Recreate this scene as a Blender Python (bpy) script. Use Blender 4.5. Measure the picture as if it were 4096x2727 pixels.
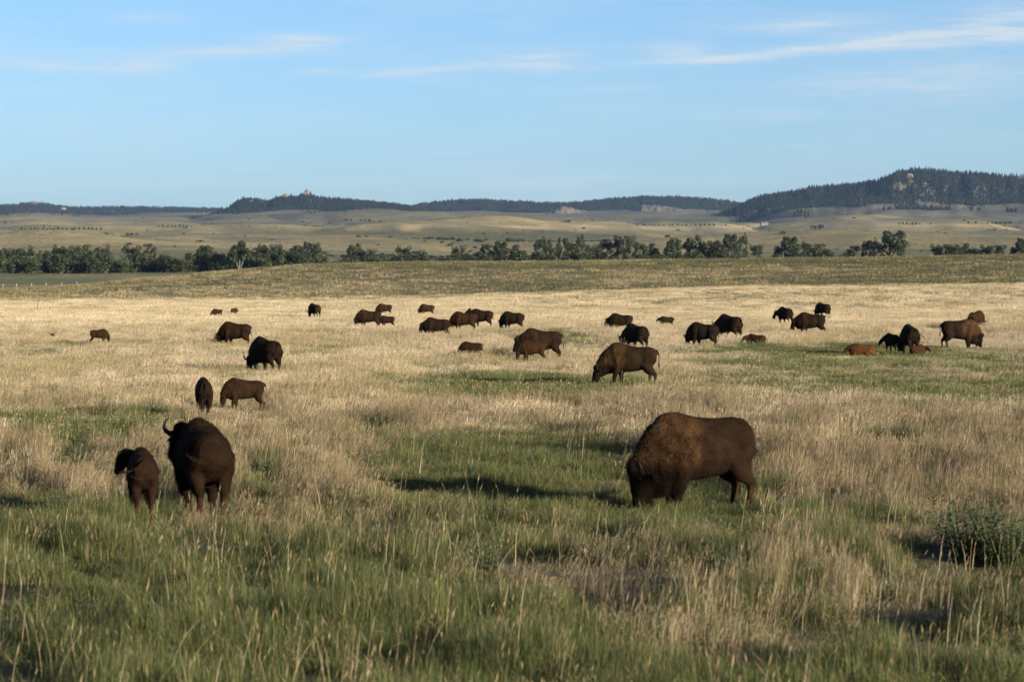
import bpy, bmesh, math, random
import numpy as np
from mathutils import Vector, Matrix

# ------------------------------------------------------------------ camera, sky, sun, exposure
S = bpy.context.scene
for o in list(bpy.data.objects):
    bpy.data.objects.remove(o)
R = math.radians
EYE = 3.9                      # metres above the prairie
LENS = 105.0
FPX = 4096 * LENS / 36.0       # focal length in photo pixels
YH = 1100.0                    # photo row of eye level
PITCH = math.atan((2727 / 2 - YH) / FPX)
DU = 4096 / 2355.0             # my measuring units -> photo pixels

cam = bpy.data.cameras.new('camera')
cam.lens = LENS; cam.sensor_width = 36.0; cam.clip_start = 0.5; cam.clip_end = 60000
cam.dof.use_dof = True; cam.dof.focus_distance = 95.0; cam.dof.aperture_fstop = 3.4
camo = bpy.data.objects.new('camera', cam)
camo.location = (0, 0, EYE); camo.rotation_euler = (R(90) - PITCH, 0, 0)
S.collection.objects.link(camo); S.camera = camo

SUN_EL = R(10)
SUN_BACK = R(42)               # how far the sun stands behind the camera's right hand
sun_dir = Vector((math.cos(SUN_BACK) * math.cos(SUN_EL), -math.sin(SUN_BACK) * math.cos(SUN_EL), math.sin(SUN_EL)))
sun = bpy.data.lights.new('sun', 'SUN'); sun.energy = 5.0; sun.angle = R(0.53); sun.color = (1.0, 0.87, 0.69)
suno = bpy.data.objects.new('sun', sun); suno.rotation_euler = sun_dir.to_track_quat('Z', 'Y').to_euler()
suno.location = (60, -20, 40); S.collection.objects.link(suno)

world = bpy.data.worlds.new('World'); S.world = world; world.use_nodes = True
wn = world.node_tree.nodes; wl = world.node_tree.links
wn.clear()
SKY_STRENGTH = 0.060
def wnode(t, **k):
    n = wn.new(t)
    for a, b in k.items(): setattr(n, a, b)
    return n
def wmath(op, a, b=None, c=None, clamp=False):
    n = wnode('ShaderNodeMath', operation=op, use_clamp=clamp)
    for i, v in enumerate((a, b, c)):
        if v is None: continue
        if isinstance(v, (int, float)): n.inputs[i].default_value = v
        else: wl.new(v, n.inputs[i])
    return n.outputs[0]
sky = wnode('ShaderNodeTexSky', sky_type='NISHITA', sun_disc=False)
sky.sun_elevation = SUN_EL; sky.sun_rotation = math.atan2(sun_dir.x, sun_dir.y)
sky.altitude = 1200; sky.air_density = 0.75; sky.dust_density = 2.6; sky.ozone_density = 3.0
wtc = wnode('ShaderNodeTexCoord')
sep = wnode('ShaderNodeSeparateXYZ'); wl.new(wtc.outputs['Generated'], sep.inputs[0])
az = wmath('ARCTAN2', sep.outputs[0], sep.outputs[1])
el = wmath('ARCSINE', sep.outputs[2])
comb = wnode('ShaderNodeCombineXYZ'); wl.new(az, comb.inputs[0]); wl.new(el, comb.inputs[1])
def wnoise(scale, sx, sy, detail, rough, dist=0.0):
    m = wnode('ShaderNodeMapping'); m.inputs['Scale'].default_value = (sx, sy, 1)
    wl.new(comb.outputs[0], m.inputs[0])
    n = wnode('ShaderNodeTexNoise'); n.inputs['Scale'].default_value = scale
    n.inputs['Detail'].default_value = detail; n.inputs['Roughness'].default_value = rough
    n.inputs['Distortion'].default_value = dist
    wl.new(m.outputs[0], n.inputs['Vector']); return n.outputs[0]
warp1 = wnoise(1.0, 14, 60, 3, 0.6)
fine = wnoise(1.0, 26, 330, 7, 0.68, 0.8)
elw = wmath('ADD', el, wmath('MULTIPLY', wmath('SUBTRACT', warp1, 0.5), 0.008))
# thin cirrus bands: centre x, row, half length, half height (measuring units), slope, amount
CIRRUS = [(150, 155, 110, 13, 0.05, .55), (330, 158, 90, 16, 0.0, .5), (480, 128, 230, 9, -.03, .45), (700, 101, 85, 12, -.02, .75),
          (360, 50, 120, 14, 0, .25), (740, 169, 60, 5, -.02, .5), (950, 166, 130, 6, -.06, .6), (1220, 155, 110, 10, -.01, .65),
          (1545, 117, 85, 11, 0, .8), (1650, 135, 240, 8, -.07, .7), (1900, 113, 260, 11, -.10, .75), (2250, 92, 260, 15, -.06, .9),
          (1830, 62, 170, 16, -.05, .45), (2290, 45, 120, 22, -.12, .55), (1430, 210, 130, 5, 0, .25), (1740, 262, 160, 14, -.03, .25),
          (2100, 190, 380, 40, -.04, .28), (1190, 62, 70, 9, 0, .25), (1250, 135, 120, 5, -.03, .45), (2000, 385, 420, 8, 0, .1),
          (1500, 418, 900, 12, 0, .16), (400, 425, 600, 10, 0, .12), (1150, 350, 260, 6, -.01, .14)]
UA = DU / FPX
acc = None
for (cx, cy, rx, ry, sl, am) in CIRRUS:
    a0 = (cx - 1177.5) * UA; e0 = (YH / DU - cy) * UA
    da = wmath('SUBTRACT', az, a0)
    de = wmath('SUBTRACT', wmath('MULTIPLY_ADD', da, sl, elw), e0)
    qa = wmath('MULTIPLY', da, 1 / (rx * UA)); qe = wmath('MULTIPLY', de, 1 / (ry * 1.25 * UA))
    q = wmath('ADD', wmath('MULTIPLY', qa, qa), wmath('MULTIPLY', qe, qe))
    g = wmath('MULTIPLY', wmath('EXPONENT', wmath('MULTIPLY', q, -1.1)), am)
    acc = g if acc is None else wmath('ADD', acc, g)
veil = wmath('MULTIPLY', wmath('SUBTRACT', wnoise(1.0, 9, 52, 5, .6), .44, clamp=True), 1.1)
tot = wmath('MULTIPLY', wmath('ADD', acc, veil), wmath('MULTIPLY_ADD', wmath('MULTIPLY', fine, fine), 3.6, 0.02), clamp=True)
cl = wmath('MULTIPLY', tot, 0.85)
mixc = wnode('ShaderNodeMixRGB'); mixc.inputs[2].default_value = (3.5, 3.9, 4.1, 1)
wl.new(cl, mixc.inputs[0]); wl.new(sky.outputs[0], mixc.inputs[1])
bg = wnode('ShaderNodeBackground'); bg.inputs[1].default_value = SKY_STRENGTH
wl.new(mixc.outputs[0], bg.inputs[0])
wo = wnode('ShaderNodeOutputWorld'); wl.new(bg.outputs[0], wo.inputs[0])
world.cycles.sampling_method = 'MANUAL'; world.cycles.sample_map_resolution = 512

S.view_settings.view_transform = 'Standard'; S.view_settings.look = 'None'
S.view_settings.exposure = 1.7; S.view_settings.gamma = 1.0; S.view_settings.use_curve_mapping = False
S.render.engine = 'CYCLES'
cy = S.cycles
cy.max_bounces = 5; cy.diffuse_bounces = 2; cy.glossy_bounces = 1; cy.transmission_bounces = 3
cy.volume_bounces = 0; cy.transparent_max_bounces = 8; cy.caustics_reflective = False; cy.caustics_refractive = False
cy.sample_clamp_direct = .5; cy.sample_clamp_indirect = .4
cy.use_denoising = True

# ------------------------------------------------------------------ helpers
rng = np.random.default_rng(7)
random.seed(7)

def tag(o, label=None, cat=None, group=None, kind=None):
    if label: o['label'] = label
    if cat: o['category'] = cat
    if group: o['group'] = group
    if kind: o['kind'] = kind
    return o

def hash3(ix, iy, iz):
    h = (ix.astype(np.int64) * 374761393 + iy.astype(np.int64) * 668265263 + iz.astype(np.int64) * 2147483647 + 1274126177) & 0xffffffff
    h = ((h ^ (h >> 13)) * 1274126177) & 0xffffffff
    h = ((h ^ (h >> 16)) * 2246822519) & 0xffffffff
    return ((h ^ (h >> 15)) & 0xffffff) / float(0xffffff)

def vnoise(x, y, z=None):
    """smooth value noise in -1..1"""
    x = np.asarray(x, float); y = np.asarray(y, float)
    z = np.zeros_like(x) if z is None else np.asarray(z, float)
    ix, iy, iz = np.floor(x), np.floor(y), np.floor(z)
    fx, fy, fz = x - ix, y - iy, z - iz
    fx, fy, fz = [f * f * (3 - 2 * f) for f in (fx, fy, fz)]
    r = 0
    for a in (0, 1):
        for b in (0, 1):
            for c in (0, 1):
                w = (fx if a else 1 - fx) * (fy if b else 1 - fy) * (fz if c else 1 - fz)
                r = r + w * hash3(ix + a, iy + b, iz + c)
    return r * 2 - 1

def fbm(x, y, z=None, oct=4, gain=.5):
    s, a, t = 0, 1.0, 0
    z = np.zeros_like(np.asarray(x, float)) if z is None else z
    for k in range(oct):
        f = 2.03 ** k
        s = s + a * vnoise(x * f + 17.3 * k, y * f - 9.1 * k, z * f + 4.7 * k); t += a; a *= gain
    return s / t

def smooth(a, b, x):
    t = np.clip((np.asarray(x, float) - a) / (b - a), 0, 1)
    return t * t * (3 - 2 * t)

def curve(pts):
    xs = np.array([p[0] for p in pts], float) * DU; ys = np.array([p[1] for p in pts], float) * DU
    return lambda px: np.interp(px, xs, ys)

def mesh_obj(name, verts, faces, mat=None, parent=None, smooth_shade=False, link=True, attrs=None, matidx=None, mats=None):
    me = bpy.data.meshes.new(name)
    verts = np.asarray(verts, float)
    me.from_pydata(verts.tolist() if len(verts) else [], [], faces if isinstance(faces, list) else faces.tolist())
    if mats:
        for m in mats: me.materials.append(m)
    elif mat: me.materials.append(mat)
    if matidx is not None: me.polygons.foreach_set('material_index', np.asarray(matidx, np.int32))
    if smooth_shade: me.polygons.foreach_set('use_smooth', np.ones(len(me.polygons), bool))
    for k, v in (attrs or {}).items():
        v = np.asarray(v, np.float32)
        if v.ndim == 2:
            a = me.attributes.new(k, 'FLOAT_COLOR', 'POINT')
            c = np.ones((len(v), 4), np.float32); c[:, :v.shape[1]] = v
            a.data.foreach_set('color', c.ravel())
        else:
            a = me.attributes.new(k, 'FLOAT', 'POINT'); a.data.foreach_set('value', v)
    me.update()
    o = bpy.data.objects.new(name, me)
    if link: S.collection.objects.link(o)
    if parent is not None: o.parent = parent
    return o

# ------------------------------------------------------------------ materials
def material(name):
    m = bpy.data.materials.new(name); m.use_nodes = True
    n = m.node_tree.nodes; n.clear()
    out = n.new('ShaderNodeOutputMaterial')
    return m, n, m.node_tree.links, out

def leafy(name, rough=.6, trans=.35, attr='col', var=.25, sheen_spec=.25):
    """plant matter: colour from the piece's own attribute, varied per plant, a little light passing through"""
    m, n, l, out = material(name)
    at = n.new('ShaderNodeAttribute'); at.attribute_name = attr
    oi = n.new('ShaderNodeObjectInfo')
    mr = n.new('ShaderNodeMapRange'); mr.inputs[3].default_value = 1 - var; mr.inputs[4].default_value = 1 + var
    l.new(oi.outputs['Random'], mr.inputs[0])
    mx = n.new('ShaderNodeVectorMath'); mx.operation = 'SCALE'
    l.new(at.outputs['Color'], mx.inputs[0]); l.new(mr.outputs[0], mx.inputs[3])
    p = n.new('ShaderNodeBsdfPrincipled'); p.inputs['Roughness'].default_value = rough
    p.inputs['Specular IOR Level'].default_value = sheen_spec
    l.new(mx.outputs[0], p.inputs['Base Color'])
    t = n.new('ShaderNodeBsdfTranslucent'); l.new(mx.outputs[0], t.inputs[0])
    ms = n.new('ShaderNodeMixShader'); ms.inputs[0].default_value = trans
    l.new(p.outputs[0], ms.inputs[1]); l.new(t.outputs[0], ms.inputs[2]); l.new(ms.outputs[0], out.inputs[0])
    return m

def plain(name, col, rough=.8, noise=.25, scale=8.0, bump=0.0, spec=.2):
    m, n, l, out = material(name)
    tc = n.new('ShaderNodeTexCoord'); nz = n.new('ShaderNodeTexNoise'); nz.inputs['Scale'].default_value = scale
    nz.inputs['Detail'].default_value = 5; l.new(tc.outputs['Object'], nz.inputs['Vector'])
    mr = n.new('ShaderNodeMapRange'); mr.inputs[1].default_value = .3; mr.inputs[2].default_value = .7
    mr.inputs[3].default_value = 1 - noise; mr.inputs[4].default_value = 1 + noise
    l.new(nz.outputs[0], mr.inputs[0])
    mx = n.new('ShaderNodeVectorMath'); mx.operation = 'SCALE'; mx.inputs[0].default_value = col
    l.new(mr.outputs[0], mx.inputs[3])
    p = n.new('ShaderNodeBsdfPrincipled'); p.inputs['Roughness'].default_value = rough
    p.inputs['Specular IOR Level'].default_value = spec
    l.new(mx.outputs[0], p.inputs['Base Color'])
    if bump:
        b = n.new('ShaderNodeBump'); b.inputs['Strength'].default_value = bump; b.inputs['Distance'].default_value = .05
        l.new(nz.outputs[0], b.inputs['Height']); l.new(b.outputs[0], p.inputs['Normal'])
    l.new(p.outputs[0], out.inputs[0])
    return m

def ground_mat(name, scales, amount, stretch=1.0, bump_d=0.3, tuftscale=None):
    """turf colour from the land's own attribute, mottled at several scales"""
    m, n, l, out = material(name)
    at = n.new('ShaderNodeAttribute'); at.attribute_name = 'col'
    tc = n.new('ShaderNodeTexCoord')
    mp = n.new('ShaderNodeMapping'); mp.inputs['Scale'].default_value = (1, stretch, 1); l.new(tc.outputs['Object'], mp.inputs[0])
    val = None
    for sc in scales:
        nz = n.new('ShaderNodeTexNoise'); nz.inputs['Scale'].default_value = sc; nz.inputs['Detail'].default_value = 4
        nz.inputs['Roughness'].default_value = .65
        l.new(mp.outputs[0], nz.inputs['Vector'])
        if val is None: val = nz.outputs[0]
        else:
            a = n.new('ShaderNodeMath'); a.operation = 'ADD'; l.new(val, a.inputs[0]); l.new(nz.outputs[0], a.inputs[1]); val = a.outputs[0]
    k = len(scales)
    mr = n.new('ShaderNodeMapRange'); mr.inputs[1].default_value = .36 * k; mr.inputs[2].default_value = .64 * k
    l.new(val, mr.inputs[0])
    dark = n.new('ShaderNodeMixRGB'); dark.blend_type = 'MULTIPLY'; dark.inputs[0].default_value = 1
    dark.inputs[2].default_value = (1 - amount * 1.15, 1 - amount, 1 - amount * 1.1, 1); l.new(at.outputs['Color'], dark.inputs[1])
    lite = n.new('ShaderNodeMixRGB'); lite.blend_type = 'MULTIPLY'; lite.inputs[0].default_value = 1
    lite.inputs[2].default_value = (1 + amount, 1 + amount * .85, 1 + amount * .7, 1); l.new(at.outputs['Color'], lite.inputs[1])
    mx = n.new('ShaderNodeMixRGB'); l.new(mr.outputs[0], mx.inputs[0]); l.new(dark.outputs[0], mx.inputs[1]); l.new(lite.outputs[0], mx.inputs[2])
    p = n.new('ShaderNodeBsdfPrincipled'); p.inputs['Roughness'].default_value = .9; p.inputs['Specular IOR Level'].default_value = .1
    l.new(mx.outputs[0], p.inputs['Base Color'])
    b = n.new('ShaderNodeBump'); b.inputs['Strength'].default_value = .6; b.inputs['Distance'].default_value = bump_d
    l.new(val, b.inputs['Height'])
    nb = b.outputs[0]
    if tuftscale:                                   # standing grass: a rough nap of tufts that catches low light
        nz = n.new('ShaderNodeTexNoise'); nz.inputs['Scale'].default_value = tuftscale; nz.inputs['Detail'].default_value = 2
        l.new(tc.outputs['Object'], nz.inputs['Vector'])
        b2 = n.new('ShaderNodeBump'); b2.inputs['Strength'].default_value = 1.0; b2.inputs['Distance'].default_value = .7
        l.new(nz.outputs[0], b2.inputs['Height']); l.new(nb, b2.inputs['Normal']); nb = b2.outputs[0]
    l.new(nb, p.inputs['Normal'])
    l.new(p.outputs[0], out.inputs[0])
    return m

M = {}
M['turf'] = ground_mat('turf', (0.25, 1.3), .35, 1.0, .15)
M['plain'] = ground_mat('plain_turf', (0.008, 0.03, 0.11), .42, 1.0, 2.2, .3)
M['hill'] = ground_mat('hill_turf', (0.008, 0.03, 0.09), .38, 1.0, 3.0, .22)
M['grass'] = leafy('grass_blades', .6, .25, var=.3, sheen_spec=.12)
M['leaf'] = leafy('tree_leaves', .5, .3, var=.2)
M['needle'] = leafy('pine_needles', .7, .1, var=.35, sheen_spec=.1)
M['bark'] = plain('cottonwood_bark', (.13, .112, .09), .9, .35, 2.0, .5)
M['pale_bark'] = plain('pale_dead_bark', (.17, .155, .13), .9, .2, 2.0, .3)
M['dark_bark'] = plain('dark_bark', (.10, .08, .06), .9, .35, 2.0, .5)
M['rock'] = plain('sandstone', (.10, .083, .063), .95, .3, .08, .6)
M['post'] = plain('weathered_post', (.24, .22, .19), .85, .25, 6.0, .3)
M['stake'] = plain('rusty_stake', (.09, .06, .045), .85, .3, 6.0, .3)
M['horn'] = plain('bison_horn', (.007, .0065, .006), .75, .3, 20.0, .1, .1)
M['eye'] = plain('bison_eye', (.006, .005, .004), .08, .1, 5.0, 0, .6)
M['hoof'] = plain('hoof', (.02, .018, .016), .5, .3, 20.0, .1)
M['wall_white'] = plain('white_siding', (.10, .10, .10), .7, .08, 1.0)
M['roof_grey'] = plain('grey_roof', (.06, .06, .065), .7, .15, 1.0)
M['glass'] = plain('dark_window', (.03, .035, .04), .15, .1, 1.0, 0, .5)
M['straw'] = plain('straw_bale', (.14, .10, .05), .95, .3, 3.0, .6)
M['bird'] = plain('bird_feathers', (.015, .014, .015), .5, .2, 30.0)

def coat_mat():
    m, n, l, out = material('bison_coat')
    at = n.new('ShaderNodeAttribute'); at.attribute_name = 'col'
    tc = n.new('ShaderNodeTexCoord')
    mp = n.new('ShaderNodeMapping'); mp.inputs['Scale'].default_value = (1.6, 1.6, .55); l.new(tc.outputs['Object'], mp.inputs[0])
    nz = n.new('ShaderNodeTexNoise'); nz.inputs['Scale'].default_value = 26; nz.inputs['Detail'].default_value = 5
    nz.inputs['Roughness'].default_value = .7; l.new(mp.outputs[0], nz.inputs['Vector'])
    n2 = n.new('ShaderNodeTexNoise'); n2.inputs['Scale'].default_value = 4.5; n2.inputs['Detail'].default_value = 4
    l.new(tc.outputs['Object'], n2.inputs['Vector'])
    ad = n.new('ShaderNodeMath'); ad.operation = 'ADD'; l.new(nz.outputs[0], ad.inputs[0]); l.new(n2.outputs[0], ad.inputs[1])
    mr = n.new('ShaderNodeMapRange'); mr.inputs[1].default_value = .7; mr.inputs[2].default_value = 1.3
    mr.inputs[3].default_value = .6; mr.inputs[4].default_value = 1.45; l.new(ad.outputs[0], mr.inputs[0])
    mx = n.new('ShaderNodeVectorMath'); mx.operation = 'SCALE'
    l.new(at.outputs['Color'], mx.inputs[0]); l.new(mr.outputs[0], mx.inputs[3])
    p = n.new('ShaderNodeBsdfPrincipled'); p.inputs['Roughness'].default_value = .85; p.inputs['Specular IOR Level'].default_value = .03
    l.new(mx.outputs[0], p.inputs['Base Color'])
    b = n.new('ShaderNodeBump'); b.inputs['Strength'].default_value = .9; b.inputs['Distance'].default_value = .03
    l.new(nz.outputs[0], b.inputs['Height']); l.new(b.outputs[0], p.inputs['Normal'])
    l.new(p.outputs[0], out.inputs[0])
    return m
M['coat'] = coat_mat()

# ------------------------------------------------------------------ land
crest_row = curve([(-600, 690), (-200, 678), (0, 668), (100, 662), (200, 655), (330, 640), (500, 623), (700, 606.5), (950, 601), (1400, 600.5), (1800, 597), (2100, 594), (2355, 590), (2800, 588)])
onset_row = curve([(-600, 693), (0, 693), (700, 692), (1000, 686), (1300, 674), (1700, 660), (2355, 657), (2800, 655)])
# distance stations of the far country: eye-level row of the land there, by column
FAR = [(1150, curve([(-600, 632), (0, 627), (500, 624), (800, 618), (2355, 614), (2900, 612)])),
       (1600, curve([(-600, 608), (0, 606), (800, 604), (1600, 600), (2355, 596), (2900, 596)])),
       (2300, curve([(-600, 578), (0, 580), (800, 577), (1600, 571), (2355, 566), (2900, 566)])),
       (3200, curve([(-600, 552), (0, 553), (800, 549), (1600, 544), (2355, 541), (2900, 541)])),
       (4500, curve([(-600, 532), (0, 532), (800, 527), (1600, 521), (2355, 518), (2900, 518)])),
       (5600, curve([(-600, 519), (0, 519), (600, 508), (900, 506), (1600, 506), (2000, 499), (2355, 500), (2900, 500)])),
       (6800, curve([(-600, 511), (0, 511), (600, 497), (900, 494), (1600, 496), (2355, 486), (2900, 486)])),
       (9000, curve([(-600, 502), (0, 502), (600, 492), (900, 489), (1600, 490), (2355, 480), (2900, 480)])),
       (14000, curve([(-600, 499), (0, 499), (600, 490), (900, 487), (1600, 488), (2355, 478), (2900, 478)]))]
def zrow(row, d): return EYE + (YH - row) / FPX * d

def land(x, y):
    x = np.asarray(x, float); y = np.asarray(y, float)
    d = np.hypot(x, y)
    azm = np.arctan2(x, np.where(y > 0.01, y, 0.01))
    azm = np.clip(azm, -.32, .32)
    px = 2048 + FPX * np.tan(azm)
    front = np.clip((y + 40) / 80, 0, 1)
    st = [(0, 0 * px), (340, 0 * px), (450, np.maximum(zrow(onset_row(px), 450), 0)), (650, zrow(crest_row(px), 650)),
          (740, zrow(crest_row(px), 650) * .7 + .1), (860, .35 + 1.6 * smooth(300, 1500, px))]
    st += [(a, zrow(f(px), a)) for a, f in FAR]
    ds = [s[0] for s in st]
    z = np.zeros_like(d)
    for i in range(len(st) - 1):
        d0, d1 = ds[i], ds[i + 1]
        t = np.clip((d - d0) / (d1 - d0), 0, 1)
        if d1 <= 1200: t = t * t * (3 - 2 * t)
        seg = st[i][1] * (1 - t) + st[i + 1][1] * t
        z = np.where((d >= d0) & (d < d1 if i < len(st) - 2 else d >= d0), seg, z)
    # swells
    near = fbm(x / 23, y / 23, oct=3) * .10 * smooth(30, 90, d) + fbm(x / 6, y / 6, oct=2) * .035 + np.maximum(fbm(x / 1.6 + 8, y / 2.2, oct=3), -.1) * .30 * smooth(95, 50, d) * (1 - 0)
    z = z + near * (d < 1200)
    z = z + fbm(x / 60 + 3, y / 45, oct=3) * .45 * smooth(330, 520, d) * (1 - smooth(700, 900, d)) 
    roll = fbm(x / 420 + 5.2, y / 520 + 1.7, oct=4, gain=.45)
    amp = smooth(1200, 2000, d) * (9.0 + 20 * smooth(1600, 5200, d)) * (1 - .55 * smooth(5800, 8000, d))
    gul = 1 - np.abs(fbm(x / 300 + 40, y / 650 - 11, oct=3))
    for (mu, md, mw, mh) in ((105, 2250, 95, 9), (160, 2350, 170, 5), (1010, 2700, 120, 8), (1500, 2700, 190, 8), (1775, 2500, 150, 6), (800, 2500, 160, 6), (2250, 2600, 200, 6), (620, 3600, 260, 10), (330, 3900, 260, 9), (1250, 4000, 300, 8)):
        ma = math.atan((mu * DU - 2048) / FPX)
        z = z + mh * np.exp(-((x - md * math.sin(ma)) / mw) ** 2 - ((y - md * math.cos(ma)) / (mw * 1.5)) ** 2)
    r2 = fbm(x / 130 + 11, y / 190 + 3, oct=3)
    z = z + roll * amp - (gul ** 5) * amp * .55 + r2 * amp * .42 * (1 - .5 * smooth(4500, 7000, d))
    return z * front

def project(x, y, z):
    """photo pixel of a point of the land"""
    c, s = math.cos(PITCH), math.sin(PITCH)
    dz = z - EYE
    fwd = y * c - dz * s; up = y * s + dz * c
    fwd = np.where(fwd > .1, fwd, .1)
    return 2048 + FPX * x / fwd, 2727 / 2 - FPX * up / fwd

# where the prairie near the camera is green rather than dry: ellipses in my measuring units
GREEN = [(1190, 1050, 290, 85, 1.0), (1010, 1075, 250, 34, .85), (1330, 1120, 420, 60, 1.0), (1580, 1165, 260, 45, 1.0), (200, 958, 250, 36, 1.0), (1210, 880, 300, 32, 1.0), (2030, 850, 440, 62, .72),
         (2200, 905, 240, 30, .6), (1900, 800, 330, 18, .9), (1290, 778, 120, 16, .7), (1700, 1170, 420, 34, .8), (2120, 1235, 330, 30, .85),
         (1490, 1350, 380, 34, .55), (600, 1085, 60, 36, .7), (170, 1040, 50, 50, .5), (150, 1180, 330, 50, .75), (700, 1330, 520, 95, .9),
         (430, 1215, 240, 42, .75), (250, 1440, 600, 130, .95), (1000, 1480, 700, 95, .75), (1900, 1500, 600, 110, .55), (1120, 1185, 260, 40, .8), (900, 1255, 260, 45, .75),
         (2260, 1290, 160, 70, .6), (740, 800, 90, 12, .45), (100, 792, 160, 12, .4), (850, 975, 130, 18, .45), (310, 850, 60, 14, .4),
         (1800, 985, 60, 20, .5), (2090, 1040, 80, 24, .35), (560, 850, 80, 16, .3), (1000, 830, 70, 16, .3), (2330, 715, 70, 8, .5), (1560, 870, 200, 14, .5)]
DRYP = [(1350, 1290, 330, 50, .9), (1800, 1340, 420, 60, .6), (2000, 1195, 260, 22, .5), (700, 1120, 70, 40, .5), (2200, 1110, 260, 60, .6), (480, 1130, 60, 30, .2), (1700, 1440, 240, 40, .35)]
def greenness(x, y, z):
    u, v = project(x, y, z + .28)
    u, v = u / DU, v / DU
    d = np.hypot(x, y)
    wv = 1 - smooth(60, 320, d) * .75
    u = u + 45 * fbm(x / 3.1, y / 3.1, oct=3) * wv; v = v + 20 * fbm(x / 2.7 + 9, y / 2.7, oct=3) * wv
    g = np.zeros_like(u) + .08 + .68 * smooth(50, 40, d) + .10 * smooth(80, 50, d)
    for cx, cyy, rx, ry, am in GREEN:
        q = ((u - cx) / rx) ** 2 + ((v - cyy) / ry) ** 2
        g = np.maximum(g, am * smooth(1.9, .25, q))
    for cx, cyy, rx, ry, am in DRYP:
        q = ((u - cx) / rx) ** 2 + ((v - cyy) / ry) ** 2
        g = g * (1 - am * smooth(1.8, .3, q))
    g = g + .55 * (1 - .45 * smooth(50, 40, d)) * fbm(x / 1.9 + 31, y / 3.4, oct=4) * (1 - smooth(70, 220, d) * .55) + .25 * fbm(x / 9 + 3, y / 16, oct=3)
    return np.clip(g, 0, 1)

SHORT = [(1190, 1050, 290, 85), (1180, 1112, 380, 50), (1560, 1170, 240, 40), (525, 948, 130, 24), (400, 1205, 170, 22), (1010, 1075, 250, 34), (2040, 800, 330, 26), (228, 785, 140, 16), (80, 1150, 200, 30), (2050, 1215, 300, 22)]
def shortness(x, y, z):
    u, v = project(x, y, z + .15); u = u / DU + 30 * fbm(x / 3, y / 3, oct=2); v = v / DU
    s = np.zeros_like(u)
    for cx, cyy, rx, ry in SHORT: s = np.maximum(s, smooth(1.5, .4, ((u - cx) / rx) ** 2 + ((v - cyy) / ry) ** 2))
    return s

def field_colour(x, y, z):
    """colours of the land: thatch darkened for shade under the grass, ridge turf, fields of the far country"""
    d = np.hypot(x, y)
    u, v = project(x, y, z); u = u / DU; v = v / DU
    inview = (y > 5)
    g = np.where(inview, greenness(x, y, z), .4)[:, None]
    dry = np.array([.10, .078, .045]); grn = np.array([.028, .030, .014])  # both darkened to stand in for shade beneath the grass
    near = dry * (1 - g) + grn * g
    # ridge: olive turf with tan bands low down
    rn = fbm(x / 26, y / 34, oct=4)
    hh = np.clip((z - 1.2) / 5.5, 0, 1)
    t = np.clip(.62 - .38 * hh - .25 * smooth(900, 2100, u) * hh + .75 * rn, 0, 1)[:, None]
    ridge = np.array([.075, .067, .031]) * (1 - t) + np.array([.20, .16, .088]) * t
    w = smooth(400, 500, d + 50 * rn)[:, None]
    c = near * (1 - w) + ridge * w
    # hay flat and green field beyond the ridge on the left
    w = smooth(700, 760, d)[:, None]
    t = smooth(.1, .5, fbm(x / 60, y / 30 + 7, oct=2))[:, None]
    c = c * (1 - w) + w * (np.array([.105, .110, .048]) * (1 - t) + np.array([.20, .165, .085]) * t)
    # far plain
    pn = fbm(x / 520 + 2, y / 240, oct=4); p2 = fbm(x / 140, y / 110 + 5, oct=3)
    t = np.clip(.5 + .75 * pn + .35 * p2, 0, 1)[:, None]
    far = np.array([.076, .076, .034]) * (1 - t) + np.array([.27, .222, .118]) * t
    w = smooth(1150, 1400, d)[:, None]
    c = c * (1 - w) + far * w
    sage = np.array([.092, .086, .058])
    w = (smooth(4700, 6000, d) * (.65 + .35 * pn))[:, None]
    c = c * (1 - w) + sage * w
    def band(row0, row1, u0, u1, col, soft=1.2, amt=1.0):
        nonlocal c
        vv = v + fbm(x / 500, y / 500, oct=2) * .8
        k = smooth(row0 - soft, row0 + soft, vv) * (1 - smooth(row1 - soft, row1 + soft, vv)) * smooth(u0 - 60, u0 + 60, u) * (1 - smooth(u1 - 60, u1 + 60, u))
        k = (k * amt * .75 * (d > 1500) * np.clip(.8 + .9 * fbm(x / 220 + 6, y / 160, oct=3), .2, 1))[:, None]
        c = c * (1 - k) + np.array(col) * k
    band(519, 526, 760, 1760, (.44, .345, .20)); band(515, 520, 1850, 2700, (.42, .32, .18)); band(527, 531, 1050, 1500, (.28, .23, .13))
    band(503, 515, 1480, 1660, (.06, .085, .045)); band(504, 516, 1900, 2700, (.075, .09, .055)); band(511, 518, 620, 960, (.10, .12, .055), amt=.8)
    band(500, 505, 0, 420, (.26, .23, .15), amt=.7); band(540, 547, 300, 900, (.30, .24, .14), amt=.7); band(560, 566, 0, 520, (.30, .24, .13), amt=.6)
    band(553, 560, 800, 900, (.08, .11, .04), amt=.7)
    return c

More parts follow.
